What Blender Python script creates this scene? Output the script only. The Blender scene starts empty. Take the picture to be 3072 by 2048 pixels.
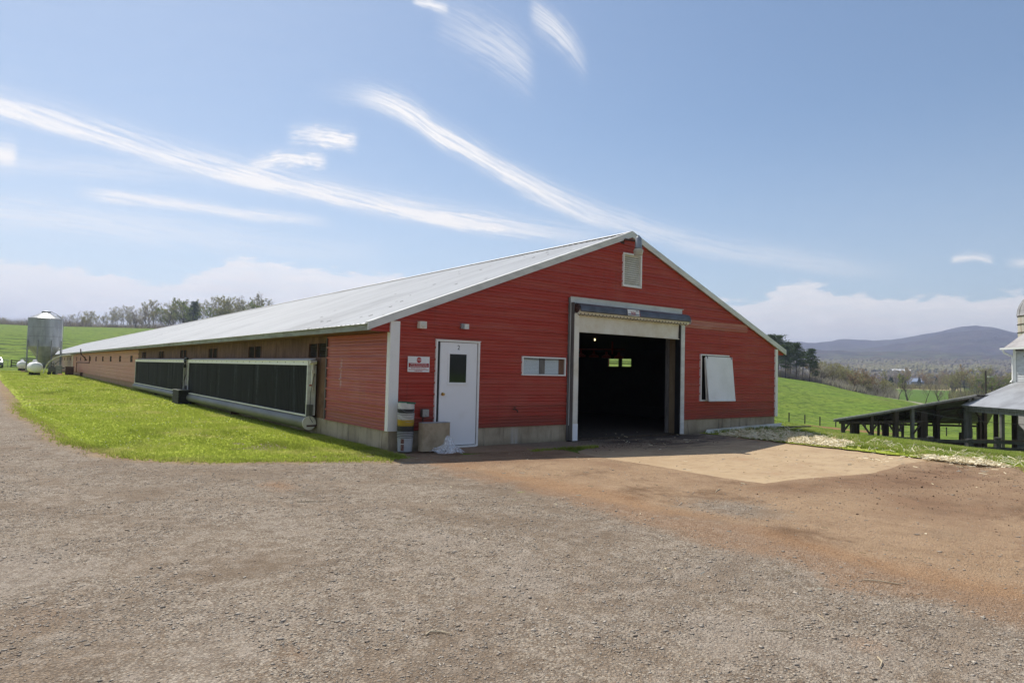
import bpy, bmesh, math, random
import numpy as np
from mathutils import Vector, Matrix
R = math.radians
random.seed(7); RNG = np.random.default_rng(11)
scene = bpy.context.scene
COL = scene.collection

# ------------------------------------------------------------------ camera
cam_d = bpy.data.cameras.new('camera'); cam = bpy.data.objects.new('camera', cam_d); COL.objects.link(cam)
CAM = Vector((-5.686, -11.296, 1.179))
YAW, PITCH, ROLL = 0.646352, 0.0441518, 0.0238635
fwd = Vector((math.sin(YAW)*math.cos(PITCH), math.cos(YAW)*math.cos(PITCH), math.sin(PITCH)))
rgt = Vector((math.cos(YAW), -math.sin(YAW), 0)); upv = rgt.cross(fwd)
r2 = rgt*math.cos(ROLL) + upv*math.sin(ROLL); u2 = upv*math.cos(ROLL) - rgt*math.sin(ROLL)
cam.matrix_world = Matrix(((r2.x, u2.x, -fwd.x, CAM.x), (r2.y, u2.y, -fwd.y, CAM.y), (r2.z, u2.z, -fwd.z, CAM.z), (0, 0, 0, 1)))
cam_d.sensor_width = 36; cam_d.lens = 36*1992.2435/3072
cam_d.clip_start = 0.05; cam_d.clip_end = 30000
scene.camera = cam

# ------------------------------------------------------------------ view
scene.view_settings.view_transform = 'Standard'
scene.view_settings.look = 'None'
scene.view_settings.exposure = 0.98
scene.view_settings.gamma = 1
scene.view_settings.use_curve_mapping = False
scene.render.engine = 'CYCLES'
scene.cycles.use_denoising = True
scene.cycles.max_bounces = 6
scene.cycles.diffuse_bounces = 3
scene.cycles.transparent_max_bounces = 12
scene.cycles.volume_bounces = 0
scene.render.resolution_x = 1024; scene.render.resolution_y = 682

SUN_EL = 58.0
# ------------------------------------------------------------------ node helper
class X:
    def __init__(s, nt, k): s.nt, s.k = nt, k
    def m(s, op, b=None, c=None):
        n = s.nt.nodes.new('ShaderNodeMath'); n.operation = op
        for i, v in enumerate((s, b, c)):
            if v is None: continue
            if isinstance(v, X): s.nt.links.new(v.k, n.inputs[i])
            else: n.inputs[i].default_value = v
        return X(s.nt, n.outputs[0])
    def __add__(s, o): return s.m('ADD', o)
    def __radd__(s, o): return s.m('ADD', o)
    def __sub__(s, o): return s.m('SUBTRACT', o)
    def __rsub__(s, o): return X.val(s.nt, o).m('SUBTRACT', s)
    def __mul__(s, o): return s.m('MULTIPLY', o)
    def __rmul__(s, o): return s.m('MULTIPLY', o)
    def __truediv__(s, o): return s.m('DIVIDE', o)
    @staticmethod
    def val(nt, v):
        n = nt.nodes.new('ShaderNodeValue'); n.outputs[0].default_value = v; return X(nt, n.outputs[0])
    def step(s, a, b):
        n = s.nt.nodes.new('ShaderNodeMapRange'); n.interpolation_type = 'SMOOTHSTEP'; n.clamp = True
        s.nt.links.new(s.k, n.inputs[0]); n.inputs[1].default_value = a; n.inputs[2].default_value = b
        return X(s.nt, n.outputs[0])
    def clamp(s):
        n = s.nt.nodes.new('ShaderNodeClamp'); s.nt.links.new(s.k, n.inputs[0]); return X(s.nt, n.outputs[0])
def xyz(nt, a, b, c):
    n = nt.nodes.new('ShaderNodeCombineXYZ')
    for i, v in enumerate((a, b, c)):
        if isinstance(v, X): nt.links.new(v.k, n.inputs[i])
        else: n.inputs[i].default_value = v
    return n.outputs[0]
def sep(nt, vec):
    n = nt.nodes.new('ShaderNodeSeparateXYZ'); nt.links.new(vec, n.inputs[0]); return [X(nt, o) for o in n.outputs]
def noise(nt, vec, scale=1.0, detail=4, rough=.55, dist=0.0, lac=2.0):
    n = nt.nodes.new('ShaderNodeTexNoise')
    if vec is not None: nt.links.new(vec, n.inputs['Vector'])
    n.inputs['Scale'].default_value = scale; n.inputs['Detail'].default_value = detail
    n.inputs['Roughness'].default_value = rough; n.inputs['Distortion'].default_value = dist
    n.inputs['Lacunarity'].default_value = lac
    return X(nt, n.outputs['Fac'])
def voro(nt, vec, scale=1.0, out='Distance', feat='F1', rnd=1.0):
    n = nt.nodes.new('ShaderNodeTexVoronoi'); n.feature = feat
    nt.links.new(vec, n.inputs['Vector']); n.inputs['Scale'].default_value = scale; n.inputs['Randomness'].default_value = rnd
    return n.outputs[out]
def curve(nt, fac, pts, x0, x1, y1):
    n = nt.nodes.new('ShaderNodeFloatCurve'); c = n.mapping.curves[0]
    q = [((a-x0)/(x1-x0), b/y1) for a, b in pts]
    c.points[0].location = q[0]; c.points[1].location = q[-1]
    for p in q[1:-1]: c.points.new(*p)
    for p in c.points: p.handle_type = 'AUTO_CLAMPED'
    n.mapping.update()
    nt.links.new(((fac-x0)/(x1-x0)).clamp().k, n.inputs['Value'])
    return X(nt, n.outputs[0])*y1
def col(nt, c):
    if isinstance(c, (tuple, list)):
        n = nt.nodes.new('ShaderNodeRGB'); n.outputs[0].default_value = (*c[:3], 1); return n.outputs[0]
    return c
def mix(nt, f, a, b, mode='MIX'):
    n = nt.nodes.new('ShaderNodeMix'); n.data_type = 'RGBA'; n.blend_type = mode; n.clamp_factor = True
    for i, v in ((0, f), (6, a), (7, b)):
        if isinstance(v, X): nt.links.new(v.k, n.inputs[i])
        elif isinstance(v, (float, int)): n.inputs[i].default_value = v
        elif isinstance(v, (tuple, list)): n.inputs[i].default_value = (*v[:3], 1)
        else: nt.links.new(v, n.inputs[i])
    return n.outputs[2]

# ------------------------------------------------------------------ sky
world = bpy.data.worlds.new('World'); scene.world = world; world.use_nodes = True
nt = world.node_tree; nt.nodes.clear()
sky = nt.nodes.new('ShaderNodeTexSky'); sky.sky_type = 'NISHITA'; sky.sun_disc = False
sky.sun_elevation = R(SUN_EL); sky.sun_rotation = R(0); sky.altitude = 300
sky.air_density = 1.0; sky.dust_density = 0.5; sky.ozone_density = 2.0
tc = nt.nodes.new('ShaderNodeTexCoord')
vx, vy, vz = sep(nt, tc.outputs['Generated'])
az = vx.m('ARCTAN2', vy)*57.29578
el = vz.m('ARCSINE')*57.29578
fib = noise(nt, xyz(nt, az*0.10, el*0.55, 0.0), 3.0, 6, .62, .6)
puff = noise(nt, xyz(nt, az*0.5, el*1.0, 4.0), 1.2, 7, .62, .5)
keep = X.val(nt, 1.0)
def streak(pts, w_up, w_dn, inten, amp=.35, soft=1.0, k=1.0):
    """a band of cirrus along pts (azimuth, elevation in degrees), its strength given by (azimuth, 0..1) points"""
    global keep
    a0, a1 = pts[0][0], pts[-1][0]
    c = curve(nt, az, pts, a0, a1, 32.0)
    s = curve(nt, az, inten, a0, a1, 1.0)
    edge = (az.step(a0, a0+(a1-a0)*.16))*(az.m('MULTIPLY', -1.0).step(-a1, -a1+(a1-a0)*.16))
    d = el - c + (puff-.5)*amp
    wu = d.m('GREATER_THAN', 0.0)
    w = wu*w_up + (1.0-wu)*w_dn
    q = d/(w*1.25)
    g = (q*q*-1.0).m('EXPONENT')
    sl = (pts[-1][1]-pts[0][1])/(a1-a0)
    f = noise(nt, xyz(nt, az*.11*k, (el-c)*1.5*min(k, 1.3)+az*.05, a0), 2.4, 11, .68, .5)
    f2 = noise(nt, xyz(nt, az*.5*k-el*.25, (el-c)*4.0+az*.3, a0+3.0), 1.6, 8, .7, .8)
    t = ((g*1.5+(f.step(.25, .75)-.5)*1.6+(f2.step(.25, .75)-.5)*.5-.50)*1.0).clamp()*(g*3.0).clamp()*s*edge
    t = (t*.32+g*s*edge*(f.step(.22, .68)*.85+.10)).clamp()
    keep = keep*(1.0-(t*soft).clamp())
streak([(-14, 17.6), (-3, 16.75), (3.8, 16.1), (9.5, 15.3), (15.9, 14.45), (21, 13.95), (26.4, 13.2), (32, 12.5), (37.7, 11.9), (43, 11.4), (50, 10.8)],
       .95, .45, [(-14, .8), (-3, .85), (8, .85), (16, .98), (27, .98), (33, .95), (38, .6), (44, .28), (50, .05)], .35)
streak([(18, 21.9), (24.3, 21.8), (27.6, 20.9), (29.9, 19.6), (33, 18.2), (36.8, 16.4), (39.9, 15), (43.3, 13.6), (47.1, 12.4), (50.7, 11.2), (54.2, 10.3), (59.3, 9.3), (64, 8.4), (70, 7.4)],
       .85, .6, [(18, .05), (23, .35), (27, .9), (30, 1.0), (34, .95), (40, .8), (44, .55), (50, .42), (58, .34), (66, .25), (70, .02)], .5)
streak([(36, 15.5), (40, 14.2), (44, 12.8), (48, 11.9)], .35, .3, [(36, .1), (40, .45), (44, .35), (48, .05)], .3)
streak([(2.5, 11.95), (5, 11.95), (6.7, 12.0), (11.2, 12.0), (14.6, 11.85), (18.6, 11.85), (23, 11.7)],
       .42, .3, [(2.5, .15), (5, .8), (9, .75), (14, .75), (19, .45), (23, .02)], .25)
streak([(17.2, 18.25), (20.7, 18.5), (23.8, 18.45)], .6, .5, [(17.2, 0), (19.3, .7), (21.6, 1), (22.8, .8), (23.8, 0)], 1.3, k=2.5)
streak([(14.2, 15.3), (17.8, 16.5), (21.4, 16.6)], .5, .4, [(14.2, .1), (17, .9), (19.3, .95), (21.4, 0)], 1.1, k=2.5)
streak([(-3.5, 13.6), (-1.2, 13.75), (0, 13.75)], .7, .6, [(-3.5, .9), (-1, .9), (0, .4)], .4)
streak([(29, 28.3), (32.7, 27.3), (35.8, 26.0), (39, 24.0)], 1.5, 1.3, [(29, .05), (33, .3), (36, .42), (39, .12)], 1.2)
streak([(37.5, 29.2), (40.8, 27.3), (43.5, 24.4)], .9, .9, [(37.5, .2), (40, .55), (43.5, .05)], 1.0)
streak([(27.4, 29.3), (29, 29.1), (31, 28.7)], .35, .3, [(27.4, .5), (29, .8), (31, .3)], .5)
streak([(70.4, 8.6), (71.6, 8.75), (73.2, 8.35)], .3, .16, [(70.4, .6), (71.5, .8), (73.2, .5)], .3)
streak([(73.3, 8.15), (75, 8.15), (78, 8.3), (84, 8.2)], .3, .2, [(73.3, .4), (75, .8), (79, .8), (84, .4)], .3)
streak([(-6, 13.0), (3.9, 13.7), (10, 14.3), (20, 14.0)], .7, .6, [(-6, .28), (4, .28), (10, .18), (20, .02)], .6)
streak([(-6, 9.6), (2.7, 10.0), (8.2, 9.9), (16, 9.6), (28, 9.3)], 1.0, .9, [(-6, .45), (3, .45), (9, .35), (16, .25), (28, .1)], .7)
# cloud banks low over the horizon
topL = curve(nt, az, [(-60, 6.5), (-20, 6.6), (-.8, 6.7), (2.9, 6.6), (8.4, 6.1), (10.7, 6.7), (12.3, 7.7), (16.1, 8.5), (18.8, 8.3), (21.6, 8.1), (24.8, 7.9), (28.1, 7.8), (30.3, 8.2), (33.3, 7.2), (40, 6.6), (49, 6.0), (53, 6.6), (56, 6.1), (58.6, 7.2), (59.9, 7.5), (62.4, 7.1), (64.9, 6.6), (68.8, 6.3), (74.7, 6.4), (90, 6.6), (130, 6.0)], -60, 130, 20.0)
lump = noise(nt, xyz(nt, az*.16, el*.42, 2.0), 2.2, 9, .66, .5)
dB = topL - el + (lump-.5)*3.2
bank = dB.step(-.05, .42)
bfib = noise(nt, xyz(nt, az*.14, el*.9, 9.0), 2.0, 6, .6, .4)
bank = bank*((bfib-.5)*1.0+.86).clamp()
bank = bank*(1.0 - (az.step(36, 46))*(az.m('MULTIPLY', -1.0).step(-57, -52))*.55)
keep = keep*(1.0-bank)
# thin veil that whitens the lower sky, more of it towards the sun
veil = el.m('MULTIPLY', -1.0).step(-22, -1)*.22 + .02 + (az.m('MULTIPLY', -1.0).step(-60, 10))*.16
keep = keep*(1.0-veil*(fib*.5+.72))
cover = (1.0-keep).clamp()
CLOUD = (5.3, 5.15, 5.0)
skycol = mix(nt, 1.0, sky.outputs[0], (.565, .61, .605), 'MULTIPLY')
out = nt.nodes.new('ShaderNodeOutputWorld'); bg = nt.nodes.new('ShaderNodeBackground')
belly = dB.step(.5, 2.6)*bank*(lump.step(.62, .40))
ccol = mix(nt, belly*.75, CLOUD, (4.4, 4.3, 4.25))
nt.links.new(mix(nt, cover, skycol, ccol), bg.inputs[0]); bg.inputs[1].default_value = 0.10
nt.links.new(bg.outputs[0], out.inputs[0])

# ------------------------------------------------------------------ sun
sun_d = bpy.data.lights.new('sun', 'SUN'); sun_o = bpy.data.objects.new('sun', sun_d); COL.objects.link(sun_o)
sun_d.energy = 2.65; sun_d.angle = R(0.5); sun_d.color = (1.0, 0.94, 0.84)
sun_o.rotation_euler = (-R(90-SUN_EL), 0, 0); sun_o.location = (0, 200, 300)

# ------------------------------------------------------------------ mesh helpers
class MB:
    def __init__(s): s.v, s.f = [], []
    def add(s, vs, fs):
        b = len(s.v); s.v += [tuple(p) for p in vs]; s.f += [tuple(i+b for i in f) for f in fs]; return s
    def quad(s, *p): return s.add(p, [tuple(range(len(p)))])
    def box(s, x0, x1, y0, y1, z0, z1, M=None):
        vs = [Vector((x, y, z)) for z in (z0, z1) for y in (y0, y1) for x in (x0, x1)]
        if M: vs = [M @ p for p in vs]
        return s.add(vs, [(0, 2, 3, 1), (4, 5, 7, 6), (0, 1, 5, 4), (2, 6, 7, 3), (0, 4, 6, 2), (1, 3, 7, 5)])
    def beam(s, a, b, w, h, up=(0, 0, 1)):
        a, b = Vector(a), Vector(b); d = (b-a); L = d.length; d.normalize(); u = Vector(up)
        if abs(d.dot(u)) > .99: u = Vector((0, 1, 0))
        x = d.cross(u).normalized(); z = x.cross(d)
        M = Matrix(((x.x, d.x, z.x, a.x), (x.y, d.y, z.y, a.y), (x.z, d.z, z.z, a.z), (0, 0, 0, 1)))
        return s.box(-w/2, w/2, 0, L, -h/2, h/2, M)
    def tube(s, pts, rad, n=8, cap=True):
        pts = [Vector(p) for p in pts]; k = len(pts)
        rad = rad if isinstance(rad, (list, tuple)) else [rad]*k
        vs, fs = [], []; px = None
        for i, p in enumerate(pts):
            d = (pts[min(i+1, k-1)] - pts[max(i-1, 0)]).normalized()
            if px is None:
                px = d.cross(Vector((0, 0, 1)) if abs(d.z) < .9 else Vector((0, 1, 0))).normalized()
            else: px = (px - d*px.dot(d)).normalized()
            py = d.cross(px)
            for j in range(n):
                a = 2*math.pi*j/n; vs.append(p + (px*math.cos(a)+py*math.sin(a))*rad[i])
        for i in range(k-1):
            for j in range(n):
                a, b = i*n+j, i*n+(j+1) % n; fs.append((a, b, b+n, a+n))
        if cap: fs += [tuple(range(n-1, -1, -1)), tuple(range((k-1)*n, k*n))]
        return s.add(vs, fs)
    def lathe(s, prof, c=(0, 0, 0), n=20, M=None):
        vs, fs = [], []
        for r, z in prof:
            for j in range(n):
                a = 2*math.pi*j/n; vs.append(Vector((r*math.cos(a), r*math.sin(a), z)))
        if M: vs = [M @ p for p in vs]
        vs = [p+Vector(c) for p in vs]
        for i in range(len(prof)-1):
            for j in range(n):
                a, b = i*n+j, i*n+(j+1) % n; fs.append((a, b, b+n, a+n))
        return s.add(vs, fs)
    def prism(s, poly, d, axis=1):
        """poly of (a, b) extruded along axis between d[0] and d[1]"""
        def P(a, b, t): return {0: (t, a, b), 1: (a, t, b), 2: (a, b, t)}[axis]
        k = len(poly); vs = [P(a, b, d[0]) for a, b in poly]+[P(a, b, d[1]) for a, b in poly]
        fs = [tuple(range(k)), tuple(range(2*k-1, k-1, -1))]+[(i, i+k, (i+1) % k+k, (i+1) % k) for i in range(k)]
        return s.add(vs, fs)
def worg(o):
    p = Vector(o.location)
    while o.parent: o = o.parent; p += o.location
    return p
def link(o, parent=None):
    COL.objects.link(o)
    if parent: o.parent = parent
    return o
def tag(o, label=None, cat=None, group=None, kind=None):
    if label: o['label'] = label
    if cat: o['category'] = cat
    if group: o['group'] = group
    if kind: o['kind'] = kind
    return o
def fix(me, smooth):
    bm = bmesh.new(); bm.from_mesh(me); bmesh.ops.recalc_face_normals(bm, faces=bm.faces); bm.to_mesh(me); bm.free()
    if smooth:
        me.shade_smooth(); me.set_sharp_from_angle(angle=R(smooth))
def obj(name, mb, mat, parent=None, loc=None, smooth=0, recalc=True, label=None, cat=None, group=None, kind=None):
    me = bpy.data.meshes.new(name)
    w = worg(parent) if parent else Vector((0, 0, 0))
    l = Vector(loc) if loc is not None else (w if parent else Vector((0, 0, 0)))
    me.from_pydata([(p[0]-l.x, p[1]-l.y, p[2]-l.z) for p in mb.v], [], mb.f)
    if recalc: fix(me, smooth)
    me.materials.append(mat)
    o = bpy.data.objects.new(name, me); o.location = l - w
    link(o, parent); tag(o, label, cat, group, kind); return o
def empty(name, loc, label, cat, group=None):
    o = bpy.data.objects.new(name, None); o.location = loc; o.empty_display_size = .2
    link(o); return tag(o, label, cat, group)
def dup(o, parent=None, loc=None):
    c = o.copy(); COL.objects.link(c); c.parent = parent
    if loc is not None: c.location = loc
    return c
def dup_tree(o, parent=None):
    c = dup(o, parent)
    for ch in list(o.children): dup_tree(ch, c)
    return c
def fast_mesh(name, V, F, mat, attrs=None, smooth=False):
    """V (n,3), F (m,k) numpy; attrs {name: per-vertex floats}"""
    me = bpy.data.meshes.new(name); n, k = F.shape
    me.vertices.add(len(V)); me.vertices.foreach_set('co', V.astype(np.float32).ravel())
    me.loops.add(n*k); me.loops.foreach_set('vertex_index', F.astype(np.int32).ravel())
    me.polygons.add(n); me.polygons.foreach_set('loop_start', np.arange(0, n*k, k, dtype=np.int32))
    if smooth: me.polygons.foreach_set('use_smooth', np.ones(n, dtype=bool))
    me.update(calc_edges=True)
    for a, v in (attrs or {}).items():
        at = me.attributes.new(a, 'FLOAT', 'POINT'); at.data.foreach_set('value', v.astype(np.float32).ravel())
    me.materials.append(mat); return me
def text(name, s, size, M, mat, parent, ext=.002, align='CENTER', sx=1.0):
    cu = bpy.data.curves.new(name, 'FONT'); cu.body = s; cu.size = size; cu.extrude = ext; cu.align_x = align; cu.align_y = 'CENTER'
    cu.resolution_u = 3
    t = bpy.data.objects.new(name, cu); COL.objects.link(t)
    dg = bpy.context.evaluated_depsgraph_get(); dg.update()
    me = bpy.data.meshes.new_from_object(t.evaluated_get(dg)); bpy.data.objects.remove(t)
    me.transform(Matrix.Translation(-worg(parent)) @ M @ Matrix.Diagonal((sx, 1, 1, 1)))
    me.materials.clear(); me.materials.append(mat)
    o = bpy.data.objects.new(name, me); return link(o, parent)
FRONT = Matrix(((1, 0, 0, 0), (0, 0, -1, 0), (0, 1, 0, 0), (0, 0, 0, 1)))   # text plane -> faces -y

# ------------------------------------------------------------------ materials
def new_mat(name):
    m = bpy.data.materials.new(name); m.use_nodes = True; nt = m.node_tree
    b = nt.nodes['Principled BSDF']; return m, nt, b
def geo_pos(nt): return nt.nodes.new('ShaderNodeNewGeometry').outputs['Position']
def scaled(nt, v, s):
    n = nt.nodes.new('ShaderNodeVectorMath'); n.operation = 'MULTIPLY'; nt.links.new(v, n.inputs[0]); n.inputs[1].default_value = s; return n.outputs[0]
def bump(nt, b, h, strength=.3, dist=.02):
    n = nt.nodes.new('ShaderNodeBump'); n.inputs['Strength'].default_value = strength; n.inputs['Distance'].default_value = dist
    nt.links.new(h.k, n.inputs['Height']); nt.links.new(n.outputs[0], b.inputs['Normal'])
def attr(nt, name):
    n = nt.nodes.new('ShaderNodeAttribute'); n.attribute_name = name; return X(nt, n.outputs['Fac'])
def orand(nt): return X(nt, nt.nodes.new('ShaderNodeObjectInfo').outputs['Random'])
def simple(name, c, rough=.6, metal=0.0, var=.15, scale=3.0, stretch=(1, 1, 1), c2=None, bm=0.0, bscale=40, rnd=0.0, lo=.35, hi=.7, spec=.5):
    m, nt, b = new_mat(name); p = scaled(nt, geo_pos(nt), stretch)
    n = noise(nt, p, scale, 6, .65)
    c2 = c2 or tuple(x*(1-var*2.2) for x in c)
    k = mix(nt, n.step(lo, hi), c, c2)
    if rnd:
        k = mix(nt, orand(nt)*rnd, k, tuple(x*.45 for x in c))
    nt.links.new(k, b.inputs['Base Color'])
    b.inputs['Roughness'].default_value = rough; b.inputs['Metallic'].default_value = metal; b.inputs['Specular IOR Level'].default_value = spec
    if bm: bump(nt, b, noise(nt, p, bscale, 5, .6), bm, .01)
    return m
def wood(name, c, c2, dirn=(1, 1, .08), scale=14, rough=.8, rnd=.35, bm=.4):
    m, nt, b = new_mat(name); pos = geo_pos(nt); r = orand(nt)
    off = nt.nodes.new('ShaderNodeVectorMath'); off.operation = 'ADD'; nt.links.new(scaled(nt, pos, dirn), off.inputs[0]); nt.links.new(xyz(nt, r*7.0, r*3.0, r*5.0), off.inputs[1])
    g = noise(nt, off.outputs[0], scale, 7, .68, .8); l = noise(nt, pos, 1.3, 4, .6)
    k = mix(nt, g.step(.36, .66), c, c2); k = mix(nt, l.step(.45, .75)*.5, k, tuple(x*.5 for x in c2))
    k = mix(nt, r*rnd, k, tuple(x*.6 for x in c))
    nt.links.new(k, b.inputs['Base Color']); b.inputs['Roughness'].default_value = rough; b.inputs['Specular IOR Level'].default_value = .25
    bump(nt, b, g, bm, .01); return m
def siding_mat(name, c, fade, dirt, fade_amt=.5, scr=.6):
    m, nt, b = new_mat(name); pos = geo_pos(nt); x, y, z = sep(nt, pos)
    along = xyz(nt, x*.5, y*.5, z*5.0)
    n1 = noise(nt, along, 1.2, 6, .62); n2 = noise(nt, pos, .55, 4, .6); n3 = noise(nt, xyz(nt, x*6.0, y*6.0, z*.5), 1.5, 5, .6)
    k = mix(nt, n1.step(.4, .72)*fade_amt, c, fade)
    k = mix(nt, n2.step(.52, .75)*fade_amt*.8, k, fade)
    k = mix(nt, n3.step(.55, .8)*.5, k, dirt)
    lines = noise(nt, xyz(nt, x*.35, y*.35, z*30.0), 1.0, 4, .6)
    k = mix(nt, lines.step(.52, .70)*.45, k, dirt)
    k = mix(nt, lines.step(.46, .30)*.35, k, fade)
    k = mix(nt, z.m('MULTIPLY', -1.0).step(-.6, .0)*n1.step(.25, .6)*.7, k, dirt)
    s = noise(nt, xyz(nt, x*3.0, y*3.0, z*22.0), 1.0, 3, .5).step(.74, .80)*noise(nt, pos, 1.7, 2, .5).step(.55, .68)
    k = mix(nt, s*scr, k, (.5, .38, .34))
    k = mix(nt, orand(nt)*.22, k, fade)
    drip = ((y-2.3+(noise(nt, pos, 3.0, 3, .5)-.5)*.08).m('ABSOLUTE')*-1.0).step(-.07, -.02)*(x*-1.0).step(-.01, .0)*z.step(.55, .95)*(z*-1.0).step(-1.42, -1.30)*noise(nt, xyz(nt, x, y*3.0, z*1.2), 4.0, 4, .6).step(.38, .60)
    k = mix(nt, drip*.6, k, (.62, .55, .55))
    nt.links.new(k, b.inputs['Base Color']); nt.links.new((n1*.25+.32).k, b.inputs['Roughness'])
    b.inputs['Specular IOR Level'].default_value = .35
    bump(nt, b, n1, .08, .01); return m
M_red = siding_mat('red_painted_steel', (.415, .036, .023), (.46, .12, .085), (.13, .034, .022), .62)
M_redside = siding_mat('side_lit_red_steel', (.44, .075, .06), (.52, .18, .15), (.24, .07, .055), .8)  # red lightened to carry the side wall's brighter light, with faded patches
M_redold = siding_mat('chalky_red_panel', (.46, .13, .085), (.54, .26, .20), (.3, .09, .07), .9)
M_pink = siding_mat('chalky_pink_steel', (.55, .22, .19), (.60, .34, .27), (.40, .16, .11), .8)
M_tan = siding_mat('bleached_tan_steel', (.50, .30, .22), (.50, .36, .26), (.32, .18, .12), .6)
M_white = simple('white_painted_metal', (.86, .85, .82), .45, var=.1, scale=2.5, c2=(.68, .66, .60), lo=.5, hi=.85)
M_whitedoor = simple('white_door_paint', (.88, .89, .90), .4, var=.04, scale=2.0, c2=(.78, .77, .74), lo=.55, hi=.9)
M_trim = simple('grey_white_trim', (.74, .74, .70), .5, var=.1, scale=2.0, stretch=(1, 1, 3))
M_cream = simple('cream_tarpaulin', (.82, .79, .70), .6, scale=2.4, c2=(.70, .64, .52), bm=.25, bscale=6)
M_board = simple('white_plastic_board', (.88, .88, .88), .5, scale=1.6, c2=(.78, .78, .76))
M_black = simple('black_rubber', (.015, .015, .016), .6)
M_dark = simple('dark_interior', (.03, .026, .022), .9, scale=2)  # near-black colour holds the shade inside openings; also plain dark fittings
M_steel = simple('galvanised_steel', (.34, .35, .36), .42, .55, scale=3, c2=(.24, .25, .26))
M_hood = simple('dull_steel_hood', (.16, .16, .17), .38, .5, scale=3, c2=(.10, .095, .09))
M_rust = simple('rusty_iron', (.10, .045, .03), .85, scale=8, c2=(.05, .03, .025), bm=.3)
M_pvc = simple('white_plastic_pipe', (.74, .72, .66), .4, scale=3, c2=(.6, .57, .48))
M_greypvc = simple('grey_plastic_gutter', (.155, .16, .15), .5, scale=1.6, stretch=(1, .4, 1), c2=(.10, .105, .10))
M_wood = wood('weathered_grey_wood', (.22, .21, .195), (.12, .11, .10))
M_fascia = wood('peeling_painted_wood', (.42, .45, .42), (.26, .25, .21), (1, .12, 1), 9)
M_ply = wood('stained_plywood', (.24, .135, .085), (.13, .07, .045), (1, 1.1, .35), 3.2, .75, .45)
M_plylight = wood('bare_plywood', (.34, .26, .16), (.22, .15, .09), (1, 1, .2), 4)
M_shed = wood('dark_barn_timber', (.125, .095, .075), (.060, .046, .038), (1, 1, .12), 10, rnd=.5)
M_shedgrey = wood('silvered_timber', (.27, .26, .245), (.15, .14, .13), (1, 1, .12), 9)
M_rail = wood('grey_rail_wood', (.10, .095, .09), (.045, .042, .04), (.2, .2, 1), 9)
M_post = wood('fence_post_wood', (.11, .09, .075), (.06, .05, .045), (1, 1, .2), 12)
M_glass, _nt, _b = new_mat('dark_glass')
_b.inputs['Base Color'].default_value = (.02, .025, .022, 1); _b.inputs['Roughness'].default_value = .05; _b.inputs['Specular IOR Level'].default_value = .6
M_brass = simple('brass', (.55, .36, .12), .25, .9)
M_litter = simple('brown_barn_litter', (.085, .06, .042), .95, scale=9, c2=(.04, .03, .022), bm=.6, bscale=60)
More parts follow.
